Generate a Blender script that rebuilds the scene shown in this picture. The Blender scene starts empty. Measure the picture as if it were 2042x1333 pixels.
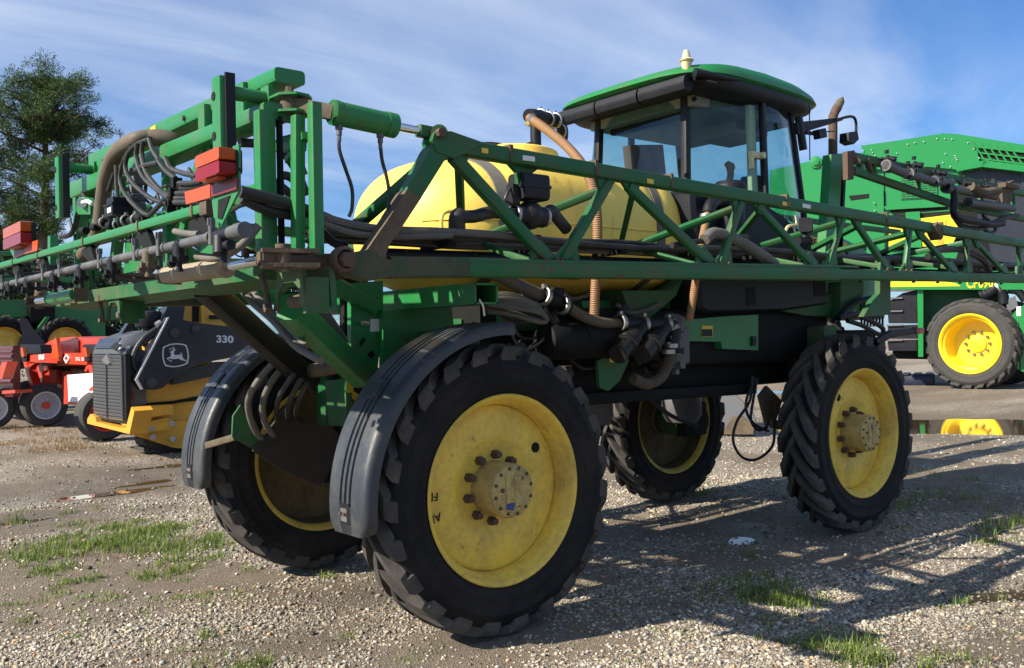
import bpy, bmesh, math, random
import numpy as np
from mathutils import Vector, Matrix
random.seed(7); rng = np.random.default_rng(11)
SC = bpy.context.scene; COL = SC.collection
R_ = math.radians
# ------------------------------------------------------------------ camera
CAM_LOC = np.array([-3.6792, -5.9184, 1.8829]); YAW, PITCH, ROLL, FPX = .8815, .004, -.0208, 1848.9
IW, IH = 2042., 1333.
_f = np.array([math.cos(YAW)*math.cos(PITCH), math.sin(YAW)*math.cos(PITCH), math.sin(PITCH)])
_r = np.cross(_f, [0, 0, 1]); _r /= np.linalg.norm(_r); _u = np.cross(_r, _f)
CR = _r*math.cos(ROLL) + _u*math.sin(ROLL); CU = -_r*math.sin(ROLL) + _u*math.cos(ROLL); CF = _f
cam_d = bpy.data.cameras.new('camera'); cam = bpy.data.objects.new('camera', cam_d); COL.objects.link(cam)
cam.matrix_world = Matrix(((CR[0], CU[0], -CF[0], CAM_LOC[0]), (CR[1], CU[1], -CF[1], CAM_LOC[1]), (CR[2], CU[2], -CF[2], CAM_LOC[2]), (0, 0, 0, 1)))
cam_d.sensor_width = 36; cam_d.lens = FPX/IW*36; cam_d.clip_end = 3000; cam_d.clip_start = .05
SC.camera = cam
# ------------------------------------------------------------------ sky, sun, exposure
SUN_V = Vector((-1.0, .23, .73)).normalized()            # towards the sun
SUN_EL = math.asin(SUN_V.z); SUN_AZ = math.atan2(SUN_V.x, SUN_V.y)
w = bpy.data.worlds.new('World'); SC.world = w; w.use_nodes = True
nt = w.node_tree; nt.nodes.clear()
def wn(t, **k):
    n = nt.nodes.new(t)
    for a, b in k.items(): setattr(n, a, b)
    return n
sky = wn('ShaderNodeTexSky', sky_type='NISHITA', sun_disc=False); sky.sun_elevation = SUN_EL; sky.sun_rotation = SUN_AZ
sky.air_density = 1.0; sky.dust_density = .6; sky.ozone_density = 2.2
bg = wn('ShaderNodeBackground'); bg.inputs['Strength'].default_value = .059
outw = wn('ShaderNodeOutputWorld')
tc = wn('ShaderNodeTexCoord'); sx = wn('ShaderNodeSeparateXYZ'); nt.links.new(tc.outputs['Generated'], sx.inputs[0])
def wmath(op, a, b=None, c=None):
    n = wn('ShaderNodeMath', operation=op)
    for i, v in enumerate((a, b, c)):
        if v is None: continue
        if isinstance(v, (int, float)): n.inputs[i].default_value = v
        else: nt.links.new(v, n.inputs[i])
    return n.outputs[0]
# project the view direction on a flat cloud layer: thin cirrus
den = wmath('ADD', wmath('MAXIMUM', sx.outputs['Z'], 0.0), .13)
cx = wmath('DIVIDE', sx.outputs['X'], den); cy = wmath('DIVIDE', sx.outputs['Y'], den)
cv = wn('ShaderNodeCombineXYZ'); nt.links.new(cx, cv.inputs[0]); nt.links.new(cy, cv.inputs[1])
mp = wn('ShaderNodeMapping'); mp.inputs['Rotation'].default_value = (0, 0, R_(-28)); mp.inputs['Scale'].default_value = (.30, 1.0, 1); mp.inputs['Location'].default_value = (1.3, .35, 0)
nt.links.new(cv.outputs[0], mp.inputs[0])
n1 = wn('ShaderNodeTexNoise'); n1.inputs['Scale'].default_value = 1.5; n1.inputs['Detail'].default_value = 9; n1.inputs['Roughness'].default_value = .6; n1.inputs['Distortion'].default_value = .9
n2 = wn('ShaderNodeTexNoise'); n2.inputs['Scale'].default_value = .42; n2.inputs['Detail'].default_value = 3
nt.links.new(mp.outputs[0], n1.inputs['Vector']); nt.links.new(cv.outputs[0], n2.inputs['Vector'])
cr1 = wn('ShaderNodeValToRGB'); cr1.color_ramp.elements[0].position = .40; cr1.color_ramp.elements[1].position = .76
cr2 = wn('ShaderNodeValToRGB'); cr2.color_ramp.elements[0].position = .36; cr2.color_ramp.elements[1].position = .64
nt.links.new(n1.outputs['Fac'], cr1.inputs[0]); nt.links.new(n2.outputs['Fac'], cr2.inputs[0])
n3 = wn('ShaderNodeTexNoise'); n3.inputs['Scale'].default_value = .8; n3.inputs['Detail'].default_value = 7; n3.inputs['Roughness'].default_value = .55; n3.inputs['Distortion'].default_value = .5
mp3 = wn('ShaderNodeMapping'); mp3.inputs['Location'].default_value = (6.1, 6.6, 1.0); mp3.inputs['Rotation'].default_value = (0, 0, -.4); mp3.inputs['Scale'].default_value = (.6, 1.0, 1)
nt.links.new(cv.outputs[0], mp3.inputs[0]); nt.links.new(mp3.outputs[0], n3.inputs['Vector'])
cr3 = wn('ShaderNodeValToRGB'); cr3.color_ramp.elements[0].position = .41; cr3.color_ramp.elements[1].position = .69; nt.links.new(n3.outputs['Fac'], cr3.inputs[0])
cm = wmath('MINIMUM', wmath('ADD', wmath('MULTIPLY', wmath('MULTIPLY', cr1.outputs['Color'], cr2.outputs['Color']), .75), wmath('MULTIPLY', cr3.outputs['Color'], .52)), .85)
mixw = wn('ShaderNodeMixRGB'); nt.links.new(cm, mixw.inputs[0])
tint = wn('ShaderNodeMixRGB', blend_type='MULTIPLY'); tint.inputs[0].default_value = 1; tint.inputs[2].default_value = (.50, .87, 1.32, 1)
nt.links.new(sky.outputs[0], tint.inputs[1]); nt.links.new(tint.outputs[0], mixw.inputs[1]); mixw.inputs[2].default_value = (7.4, 8.2, 9.6, 1)
nt.links.new(mixw.outputs[0], bg.inputs['Color']); nt.links.new(bg.outputs[0], outw.inputs[0])
sd = bpy.data.lights.new('sun', 'SUN'); sd.energy = 5.0; sd.angle = R_(.53); sd.color = (1, .92, .78)
so = bpy.data.objects.new('sun', sd); COL.objects.link(so); so.rotation_euler = SUN_V.to_track_quat('Z', 'Y').to_euler(); so.location = (-20, 5, 20)
SC.view_settings.view_transform = 'Standard'; SC.view_settings.look = 'None'; SC.view_settings.gamma = 1; SC.view_settings.use_curve_mapping = False
SC.view_settings.exposure = 0.93
SC.cycles.max_bounces = 8; SC.cycles.transparent_max_bounces = 16
# ------------------------------------------------------------------ pixel -> point on a real plane
def ray(x, y):
    return CF + CR*((x-IW/2)/FPX) - CU*((y-IH/2)/FPX)
def U(x, y, X=None, Y=None, Z=None):
    d = ray(x, y); o = CAM_LOC
    k = (X-o[0])/d[0] if X is not None else (Y-o[1])/d[1] if Y is not None else (Z-o[2])/d[2]
    return o + d*k
def UP(x, y, p0, n):
    d = ray(x, y); p0 = np.asarray(p0, float); n = np.asarray(n, float)
    return CAM_LOC + d*((p0-CAM_LOC)@n/(d@n))
V3 = lambda *a: np.array(a, float)
def nrm(v):
    v = np.asarray(v, float); return v/max(np.linalg.norm(v), 1e-9)
def frame(d, up=(0, 0, 1)):
    d = nrm(d); up = np.asarray(up, float)
    if abs(d@nrm(up)) > .985: up = V3(1, 0, 0) if abs(d[0]) < .9 else V3(0, 1, 0)
    a = nrm(np.cross(d, up)); b = np.cross(a, d); return a, b
def catmull(P, sub=6):
    P = [np.asarray(p, float) for p in P]
    if len(P) < 3: return [P[0]+(P[1]-P[0])*t for t in np.linspace(0, 1, sub+1)]
    Q = [2*P[0]-P[1]]+P+[2*P[-1]-P[-2]]; out = []
    for i in range(1, len(Q)-2):
        for t in np.linspace(0, 1, sub, endpoint=False):
            a, b, c, d = Q[i-1:i+3]
            out.append(.5*((2*b)+(c-a)*t+(2*a-5*b+4*c-d)*t*t+(3*b-a-3*c+d)*t**3))
    out.append(P[-1]); return out
class MB:
    def __init__(s): s.v = []; s.f = []
    def add(s, vs, fs):
        o = len(s.v); s.v += [tuple(map(float, p)) for p in vs]; s.f += [tuple(i+o for i in f) for f in fs]; return s
    def rings(s, rs, closed=True, cap=True):
        n = len(rs[0]); vs = [p for r in rs for p in r]; fs = []
        for i in range(len(rs)-1):
            for j in range(n if closed else n-1):
                k = (j+1) % n; fs.append((i*n+j, i*n+k, (i+1)*n+k, (i+1)*n+j))
        if cap and closed:
            fs.append(tuple(range(n-1, -1, -1))); fs.append(tuple((len(rs)-1)*n+j for j in range(n)))
        return s.add(vs, fs)
    def beam(s, p0, p1, w, h, up=(0, 0, 1), r=None, w1=None, h1=None):
        p0 = np.asarray(p0, float); p1 = np.asarray(p1, float); a, b = frame(p1-p0, up)
        r = min(w, h)*.16 if r is None else r
        def ring(p, w, h):
            out = []
            for sx_, sy_, t0 in ((1, 1, 0), (-1, 1, 90), (-1, -1, 180), (1, -1, 270)):
                c = p+a*sx_*(w/2-r)+b*sy_*(h/2-r)
                for t in ((t0, t0+45, t0+90) if r > .004 else (t0+45,)):
                    out.append(c+a*r*math.cos(R_(t))*1.0+b*r*math.sin(R_(t)))
            return out
        return s.rings([ring(p0, w, h), ring(p1, w1 or w, h1 or h)])
    def box(s, c, size, rz=0, r=None):
        c = np.asarray(c, float); d = V3(math.cos(rz), math.sin(rz), 0)*size[0]/2
        return s.beam(c-d, c+d, size[1], size[2], r=r)
    def tube(s, pts, r, n=10, smooth=True, sub=6, rib=0, pitch=.012, cap=True, r1=None):
        P = catmull(pts, sub) if smooth and len(pts) > 2 else [np.asarray(p, float) for p in pts]
        if rib:
            L = sum(np.linalg.norm(P[i+1]-P[i]) for i in range(len(P)-1)); m = max(8, int(L/pitch)*2)
            cum = np.concatenate([[0], np.cumsum([np.linalg.norm(P[i+1]-P[i]) for i in range(len(P)-1)])])
            A = np.array(P); P = [V3(*[np.interp(t, cum, A[:, k]) for k in range(3)]) for t in np.linspace(0, cum[-1], m)]
        rs = []; a = None
        for i, p in enumerate(P):
            d = nrm(P[min(i+1, len(P)-1)]-P[max(i-1, 0)])
            if a is None: a, b = frame(d)
            else: a = nrm(a-d*(a@d)); b = np.cross(a, d)
            q = r if r1 is None else r+(r1-r)*i/(len(P)-1)
            if rib: q = q*(1+rib*(1 if i % 2 else -1))
            rs.append([p+a*q*math.cos(t)+b*q*math.sin(t) for t in np.linspace(0, 2*math.pi, n, endpoint=False)])
        return s.rings(rs, cap=cap)
    def cyl(s, p0, p1, r, n=16, r1=None): return s.tube([p0, p1], r, n, smooth=False, r1=r1)
    def lathe(s, prof, c, ax, n=48, cap=False, close=False):
        c = np.asarray(c, float); ax = nrm(ax); a, b = frame(ax); rs = []
        for q in (prof+[prof[0]] if close else prof):
            rs.append([c+ax*q[1]+(a*math.cos(t)+b*math.sin(t))*max(q[0], 1e-4) for t in np.linspace(0, 2*math.pi, n, endpoint=False)])
        return s.rings(rs, cap=cap)
    def prism(s, poly, vec):
        P = [np.asarray(p, float) for p in poly]; vec = np.asarray(vec, float); n = len(P)
        fs = [tuple(range(n)), tuple(range(2*n-1, n-1, -1))]+[(i, i+n, (i+1) % n+n, (i+1) % n) for i in range(n)]
        return s.add(P+[p+vec for p in P], fs)
    def sphere(s, c, r, n=12, m=8, sc=(1, 1, 1)):
        c = np.asarray(c, float)
        return s.rings([[c+V3(math.cos(t)*math.sin(u)*sc[0], math.sin(t)*math.sin(u)*sc[1], -math.cos(u)*sc[2])*r for t in np.linspace(0, 2*math.pi, n, endpoint=False)] for u in np.linspace(.02, math.pi-.02, m)])
    def bolt(s, c, ax, r, h, n=6):
        c = np.asarray(c, float); ax = nrm(ax); return s.cyl(c-ax*.005, c+ax*h, r, n)
    def mesh(s, name, mat, ang=38, recalc=True):
        me = bpy.data.meshes.new(name); me.from_pydata(s.v, [], s.f)
        if recalc:
            bm = bmesh.new(); bm.from_mesh(me); bmesh.ops.recalc_face_normals(bm, faces=bm.faces); bm.to_mesh(me); bm.free()
        me.polygons.foreach_set('use_smooth', [True]*len(me.polygons)); me.set_sharp_from_angle(angle=R_(ang))
        for m_ in (mat if isinstance(mat, (list, tuple)) else [mat]): me.materials.append(m_)
        me.update(); return me
    def build(s, name, mat, parent=None, loc=None, ang=38, label=None, recalc=True):
        o = bpy.data.objects.new(name, s.mesh(name, mat, ang, recalc)); COL.objects.link(o)
        if parent is not None: o.parent = parent
        if loc is not None: o.location = tuple(loc)
        if label: o['label'] = label
        return o
def px_prism(pts, off, **pl):
    return MB().prism([U(x, y, **pl) for x, y in pts], off)
def thing(name, label, cat, loc=(0, 0, 0), rz=0, group=None):
    o = bpy.data.objects.new(name, None); COL.objects.link(o); o.location = tuple(map(float, loc)); o.rotation_euler = (0, 0, rz); o.empty_display_size = .2
    o['label'] = label; o['category'] = cat
    if group: o['group'] = group
    return o
def tag(o, label, cat, group=None, kind=None):
    o['label'] = label; o['category'] = cat
    if group: o['group'] = group
    if kind: o['kind'] = kind
    return o
def copy_tree(o, parent=None):
    c = o.copy(); COL.objects.link(c)
    if parent is not None: c.parent = parent
    for ch in list(o.children): copy_tree(ch, c)
    return c
def text_mb(txt, size, origin, ex, ey, depth=.003, shear=0, bold=0.0, sx=1.0):
    """lettering as a thin mesh standing on the plane (ex, ey)"""
    cu = bpy.data.curves.new('lettering', 'FONT'); cu.body = txt; cu.size = size; cu.extrude = depth/2; cu.shear = shear; cu.offset = bold; cu.resolution_u = 3
    ob = bpy.data.objects.new('lettering', cu); COL.objects.link(ob); bpy.context.view_layer.update()
    me = bpy.data.meshes.new_from_object(ob.evaluated_get(bpy.context.evaluated_depsgraph_get()))
    ex = nrm(ex); ey = nrm(ey); ez = np.cross(ex, ey); mb = MB()
    mb.add([np.asarray(origin, float)+ex*v.co.x*sx+ey*v.co.y+ez*v.co.z for v in me.vertices], [tuple(p.vertices) for p in me.polygons])
    bpy.data.objects.remove(ob); bpy.data.curves.remove(cu); bpy.data.meshes.remove(me); return mb
# ------------------------------------------------------------------ materials
def newmat(name):
    m = bpy.data.materials.new(name); m.use_nodes = True; t = m.node_tree; t.nodes.clear(); return m, t
class NT:
    def __init__(s, t): s.t = t
    def n(s, ty, ins=None, **k):
        x = s.t.nodes.new(ty)
        for a, b in k.items(): setattr(x, a, b)
        for a, b in (ins or {}).items(): s.set(x.inputs[a], b)
        return x
    def set(s, sock, v):
        if hasattr(v, 'is_output'): s.t.links.new(v, sock)
        elif isinstance(v, (tuple, list)) and len(v) == 3 and sock.type == 'RGBA': sock.default_value = (*v, 1)
        else: sock.default_value = v
    def noise(s, vec, scale, detail=5, rough=.6, dist=0): return s.n('ShaderNodeTexNoise', {'Vector': vec, 'Scale': scale, 'Detail': detail, 'Roughness': rough, 'Distortion': dist}).outputs['Fac']
    def ramp(s, f, a, b, ca=(0, 0, 0), cb=(1, 1, 1)):
        x = s.n('ShaderNodeValToRGB', {'Fac': f}); e = x.color_ramp.elements; e[0].position = a; e[1].position = b; e[0].color = (*ca, 1); e[1].color = (*cb, 1); return x.outputs['Color']
    def mix(s, f, a, b, bt='MIX'): return s.n('ShaderNodeMixRGB', {0: f, 1: a, 2: b}, blend_type=bt).outputs[0]
    def math(s, op, a, b=0.0): return s.n('ShaderNodeMath', {0: a, 1: b}, operation=op).outputs[0]
def paint(name, col, rough=.38, dust=(.16, .135, .10), amt=.35, scale=2.5, metal=0, coat=0, bump=.15, bscale=60, var=.12, spec=.5, dark=None, chip=0):
    m, t = newmat(name); k = NT(t); c = k.n('ShaderNodeTexCoord').outputs['Object']
    a = k.noise(c, scale, 6, .65, .3); f = k.noise(c, scale*9, 4, .7); fine = k.noise(c, bscale, 3, .6)
    d = k.math('MULTIPLY', k.ramp(k.math('ADD', k.math('MULTIPLY', a, .7), k.math('MULTIPLY', f, .3)), .44, .70), amt)
    hue = k.mix(k.math('MULTIPLY', k.ramp(f, .3, .7), var), col, tuple(x*.55 for x in col))
    cc = k.mix(d, hue, dust)
    if chip:
        ch = k.math('MULTIPLY', k.ramp(k.noise(c, 10, 5, .72, .5), .625, .65), chip); cc = k.mix(ch, cc, (.10, .045, .025))
    rr = k.math('ADD', k.math('MULTIPLY', d, .4), k.math('ADD', rough-.05, k.math('MULTIPLY', f, .1)))
    bp = k.n('ShaderNodeBump', {'Strength': bump, 'Distance': .004, 'Height': fine})
    b = k.n('ShaderNodeBsdfPrincipled', {'Base Color': cc, 'Roughness': rr, 'Metallic': metal, 'Normal': bp.outputs[0]})
    b.inputs['Coat Weight'].default_value = coat; b.inputs['Coat Roughness'].default_value = .15; b.inputs['Specular IOR Level'].default_value = spec
    t.links.new(b.outputs[0], k.n('ShaderNodeOutputMaterial').inputs[0]); return m
M = {}
M['green'] = paint('sprayer_green_paint', (.014, .185, .046), .36, dust=(.12, .105, .075), amt=.42, coat=.06, chip=.55, spec=.38, scale=3.2)
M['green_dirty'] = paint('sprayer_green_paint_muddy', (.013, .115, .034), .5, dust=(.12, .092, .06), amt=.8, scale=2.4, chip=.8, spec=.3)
M['green_boom'] = paint('boom_green_shade_toned', (.010, .105, .030), .42, dust=(.10, .082, .055), amt=.5, scale=3.0, chip=.7, spec=.3)  # boom's shade put into a darker base; dust and chips are wear
M['muddy_green'] = paint('mud_smeared_green', (.028, .062, .030), .6, dust=(.125, .095, .062), amt=1.0, scale=3.5, chip=.4, spec=.25)
M['mud'] = paint('mud_caked_steel', (.085, .062, .040), .85, dust=(.20, .155, .10), amt=.7, scale=6, bump=.5, var=.5)
M['green_new'] = paint('fresh_green_paint', (.013, .205, .042), .28, amt=.06, coat=.4, var=.05)
M['yellow'] = paint('rim_yellow_paint', (.84, .58, .075), .5, dust=(.30, .19, .08), amt=.7, scale=2.6, chip=.4)
M['yellow_new'] = paint('fresh_yellow_paint', (.90, .64, .018), .3, amt=.05, coat=.3, var=.05)
M['hub'] = paint('hub_dusty_yellow', (.50, .37, .12), .6, dust=(.16, .105, .06), amt=.95, scale=7, var=.4)
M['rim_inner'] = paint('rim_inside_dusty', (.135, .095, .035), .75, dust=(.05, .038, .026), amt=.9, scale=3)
M['rubber'] = paint('tyre_rubber', (.008, .0085, .010), .75, dust=(.065, .053, .040), amt=.55, scale=2.2, bump=.45, spec=.22)
M['rubber_grey'] = paint('tyre_rubber_dusty', (.050, .049, .048), .85, dust=(.10, .085, .065), amt=.6, scale=3, bump=.3, spec=.25)
M['lug'] = paint('tyre_lug_dusty', (.056, .052, .049), .85, dust=(.15, .125, .10), amt=.7, scale=5, bump=.35, spec=.25)
M['fender'] = paint('weathered_black_plastic', (.029, .034, .041), .40, dust=(.10, .096, .088), amt=.5, scale=3.2, bump=.35, bscale=140, spec=.55)
M['black'] = paint('black_plastic', (.007, .008, .012), .5, dust=(.045, .04, .036), amt=.2, spec=.3, scale=5)
M['blackpaint'] = paint('black_steel', (.010, .010, .012), .45, dust=(.05, .04, .028), amt=.4, spec=.3, scale=3)
M['hose'] = paint('black_rubber_hose', (.014, .014, .016), .5, dust=(.09, .08, .065), amt=.35, scale=7)
M['clay'] = paint('clay_splashed_paint', (.30, .235, .165), .75, dust=(.07, .13, .06), amt=.5, scale=5)
M['hose_tan'] = paint('tan_suction_hose', (.115, .09, .06), .7, dust=(.06, .048, .034), amt=.6, scale=6)
M['hose_grey'] = paint('grey_rubber_hose', (.10, .095, .085), .7, dust=(.20, .17, .12), amt=.6, scale=6)
M['hose_org'] = paint('orange_ribbed_hose', (.30, .155, .07), .55, dust=(.22, .15, .08), amt=.5, scale=5, var=.3)
M['pipe'] = paint('grey_spray_pipe', (.062, .066, .074), .5, dust=(.20, .18, .15), amt=.5, scale=6)
M['chrome'] = paint('chrome_rod', (.75, .76, .78), .12, amt=.08, metal=1, bump=.02)
M['steel'] = paint('galvanised_steel', (.42, .41, .39), .4, dust=(.18, .14, .09), amt=.35, metal=.9, scale=8)
M['rust'] = paint('rusty_bolt', (.085, .050, .034), .8, dust=(.15, .10, .065), amt=.6, scale=12, bump=.5)
M['dark'] = paint('dark_machinery', (.007, .008, .008), .65, dust=(.022, .018, .014), amt=.4, spec=.2, scale=4)
M['cream'] = paint('cream_plastic', (.62, .55, .30), .45, amt=.25)
M['ceil'] = paint('cab_trim', (.20, .21, .20), .7, amt=.1)
M['seat'] = paint('seat_cloth', (.035, .036, .038), .9, amt=.1)
M['brown'] = paint('brown_grip', (.32, .12, .03), .4, amt=.1)
M['white'] = paint('white_decal', (.72, .72, .70), .5, amt=.15)
M['ydecal'] = paint('yellow_warning_decal', (.70, .50, .04), .5, amt=.15)
M['navy'] = paint('navy_paint', (.006, .010, .04), .5, amt=.2)
M['mud_dark'] = paint('wet_mud_steel', (.022, .018, .014), .7, dust=(.07, .052, .035), amt=.7, scale=5, bump=.5)
M['bdecal'] = paint('blue_tag', (.02, .05, .22), .4, amt=.1)
M['red'] = paint('red_farm_paint', (.62, .040, .014), .35, amt=.14, coat=.2)
M['maroon'] = paint('maroon_farm_paint', (.085, .004, .007), .32, amt=.1, coat=.2)
M['cyellow'] = paint('loader_yellow_paint', (.66, .34, .025), .38, amt=.18, coat=.2)
M['cgrey'] = paint('loader_dark_grey', (.075, .080, .090), .34, amt=.2, coat=.25)
M['cblack'] = paint('loader_black_arm', (.012, .015, .022), .35, amt=.12, coat=.2)
M['silver'] = paint('silver_print', (.55, .57, .60), .4, amt=.05)
M['orange_refl'] = paint('orange_reflector', (.50, .060, .004), .4, amt=.08)
M['red_refl'] = paint('red_reflector', (.16, .007, .010), .4, amt=.08)
M['bark'] = paint('pine_bark', (.12, .085, .066), .95, dust=(.055, .04, .032), amt=.8, scale=2, bump=.8, bscale=9)
M['cloth'] = paint('dark_bale_sheet', (.022, .024, .035), .3, amt=.12)
M['steelgrey'] = paint('grey_worn_steel', (.10, .11, .125), .55, dust=(.15, .09, .06), amt=.7, scale=3)
def lens(name, col):
    m, t = newmat(name); k = NT(t); c = k.n('ShaderNodeTexCoord').outputs['Object']
    wv = k.n('ShaderNodeTexWave', {'Vector': c, 'Scale': 60.0, 'Distortion': 0.0}, bands_direction='Z')
    bp = k.n('ShaderNodeBump', {'Strength': .25, 'Distance': .003, 'Height': wv.outputs['Fac']})
    b = k.n('ShaderNodeBsdfPrincipled', {'Base Color': col, 'Roughness': .14, 'Normal': bp.outputs[0]}); b.inputs['Specular IOR Level'].default_value = .35
    b.inputs['Emission Strength'].default_value = 0
    t.links.new(b.outputs[0], k.n('ShaderNodeOutputMaterial').inputs[0]); return m
M['amber'] = lens('amber_lamp_lens', (.40, .065, .002)); M['redlens'] = lens('red_lamp_lens', (.22, .003, .005))
def glassmat(name, tintc, refl=.10, haze=.05, hz=(.5, .6, .65)):
    m, t = newmat(name); k = NT(t); c = k.n('ShaderNodeTexCoord').outputs['Object']
    tr = k.n('ShaderNodeBsdfTransparent', {'Color': tintc}); gl = k.n('ShaderNodeBsdfGlossy', {'Color': (.9, .95, 1), 'Roughness': .03})
    df = k.n('ShaderNodeBsdfDiffuse', {'Color': hz})
    hf = k.math('MULTIPLY', k.ramp(k.noise(c, 3, 5, .7, .4), .35, .75), haze)
    m1 = k.n('ShaderNodeMixShader', {0: hf, 1: tr.outputs[0], 2: df.outputs[0]})
    fa_ = k.n('ShaderNodeLayerWeight', {'Blend': .5}).outputs['Facing']; ff = k.math('ADD', k.math('MULTIPLY', k.math('POWER', fa_, 5.0), .85), .045)
    m2 = k.n('ShaderNodeMixShader', {0: ff, 1: m1.outputs[0], 2: gl.outputs[0]})
    t.links.new(m2.outputs[0], k.n('ShaderNodeOutputMaterial').inputs[0]); return m
M['glass'] = glassmat('tinted_cab_glass', (.56, .76, .76), haze=.02)
def polytank():
    m, t = newmat('yellow_poly_tank'); k = NT(t); c = k.n('ShaderNodeTexCoord').outputs['Object']
    a = k.noise(c, 1.4, 5, .6, .4); f = k.noise(c, 9, 5, .7)
    st = k.n('ShaderNodeMapping', {'Vector': c, 'Scale': (3.2, 3.2, .35)}); s = k.noise(st.outputs[0], 2.2, 5, .65, .2)
    col = k.mix(k.ramp(a, .3, .75), (.92, .67, .125), (.84, .58, .085)); col = k.mix(k.math('MULTIPLY', k.ramp(s, .60, .80), .55), col, (.20, .12, .035)); col = k.mix(k.math('MULTIPLY', k.ramp(f, .55, .8), .18), col, (.45, .33, .14))
    bp = k.n('ShaderNodeBump', {'Strength': .12, 'Distance': .01, 'Height': k.noise(c, 26, 4)})
    b = k.n('ShaderNodeBsdfPrincipled', {'Base Color': col, 'Roughness': .48, 'Normal': bp.outputs[0]}); b.inputs['Subsurface Weight'].default_value = .25; b.inputs['Subsurface Radius'].default_value = (.06, .045, .012)
    t.links.new(b.outputs[0], k.n('ShaderNodeOutputMaterial').inputs[0]); return m
M['tank'] = polytank()
# ================================================================== GROUND, WATER, GRAVEL, GRASS, TREES
def hash2(ix, iy, s):
    n = (ix.astype(np.int64)*374761393+iy.astype(np.int64)*668265263+s*1442695041) & 0x7fffffff
    n = ((n ^ (n >> 13))*1274126177) & 0x7fffffff
    return ((n ^ (n >> 16)) & 0xffff)/65535.
def vnoise(x, y, sc, s=0):
    x = np.asarray(x)*sc; y = np.asarray(y)*sc; ix, iy = np.floor(x), np.floor(y); fx, fy = x-ix, y-iy
    fx = fx*fx*(3-2*fx); fy = fy*fy*(3-2*fy)
    a = hash2(ix, iy, s)*(1-fx)+hash2(ix+1, iy, s)*fx; b = hash2(ix, iy+1, s)*(1-fx)+hash2(ix+1, iy+1, s)*fx
    return a*(1-fy)+b*fy
def fbm(x, y, sc, s=0): return vnoise(x, y, sc, s)*.55+vnoise(x, y, sc*2.1, s+1)*.3+vnoise(x, y, sc*4.3, s+2)*.15
# puddles: (pixel centre, half length m, half width m, direction angle, depth)
PUD = []
for px, L, Wd, an, dp in (((1985, 842), 5.0, 1.9, -.80, .13), ((1475, 1076), .30, .16, .3, .035), ((290, 940), 1.5, .22, .05, .045), ((180, 985), 1.2, .12, .05, .04), ((330, 925), 1.0, .3, .1, .045), ((215, 930), 1.2, .14, .05, .045), ((270, 962), 1.0, .10, .05, .04), ((60, 1032), .8, .16, .1, .04), ((245, 975), .7, .09, .1, .04), ((1500, 782), 4.5, 1.2, -.9, .05), ((2025, 1185), .5, .2, -.5, .035)):
    c = U(px[0], px[1], Z=0); PUD.append((c[0], c[1], L, Wd, an, dp))
def height(x, y):
    x = np.asarray(x, float); y = np.asarray(y, float); r = np.hypot(x+3, y+5)
    h = (fbm(x, y, .55, 3)-.5)*.05+(fbm(x, y, 2.6, 9)-.5)*.03
    h = h*np.clip(1.6-r/60, .15, 1)
    for cx_, cy_, L, Wd, an, dp in PUD:
        dx, dy = x-cx_, y-cy_; u = (dx*math.cos(an)+dy*math.sin(an))/L; v = (-dx*math.sin(an)+dy*math.cos(an))/Wd
        h = h-dp*np.exp(-(u*u+v*v)**1.2*.9)
    for cx_, cy_ in ((0, -1.2), (0, 1.2), (4.356, -1.15), (4.356, 1.15)):
        d = np.hypot((x-cx_)/.45, (y-cy_)/.30); h = h*(1-np.exp(-d**2))-.004*np.exp(-d**2)
    return h
def axis_pts(lo, hi, st, far0, far1, g=1.16):
    c = list(np.arange(lo, hi, st)); s = st; p = c[-1]
    while p < far1: s *= g; p += s; c.append(p)
    s = st; p = lo; pre = []
    while p > far0: s *= g; p -= s; pre.append(p)
    return np.array(pre[::-1]+c)
gx = axis_pts(-3.2, 8.0, .055, -700, 900); gy = axis_pts(-5.0, 3.5, .055, -500, 900)
GXX, GYY = np.meshgrid(gx, gy, indexing='ij'); GZ = height(GXX, GYY)
nx, ny = len(gx), len(gy); vid = np.arange(nx*ny).reshape(nx, ny)
def fast_mesh(name, verts, quads, mats, smooth=True, cols=None):
    me = bpy.data.meshes.new(name); n, k = quads.shape
    me.vertices.add(len(verts)); me.vertices.foreach_set('co', np.ascontiguousarray(verts, dtype=np.float32).ravel())
    me.loops.add(n*k); me.loops.foreach_set('vertex_index', np.ascontiguousarray(quads, dtype=np.int32).ravel())
    me.polygons.add(n); me.polygons.foreach_set('loop_start', np.arange(0, n*k, k, dtype=np.int32)); me.polygons.foreach_set('loop_total', np.full(n, k, dtype=np.int32))
    me.update(calc_edges=True)
    if smooth: me.polygons.foreach_set('use_smooth', [True]*n)
    if cols is not None:
        a = me.color_attributes.new('tint', 'FLOAT_COLOR', 'POINT'); a.data.foreach_set('color', np.ascontiguousarray(cols, dtype=np.float32).ravel())
    for m in mats: me.materials.append(m)
    return me
def link(name, me, kind=None, parent=None):
    o = bpy.data.objects.new(name, me); COL.objects.link(o)
    if kind: o['kind'] = kind
    if parent is not None: o.parent = parent
    return o
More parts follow.
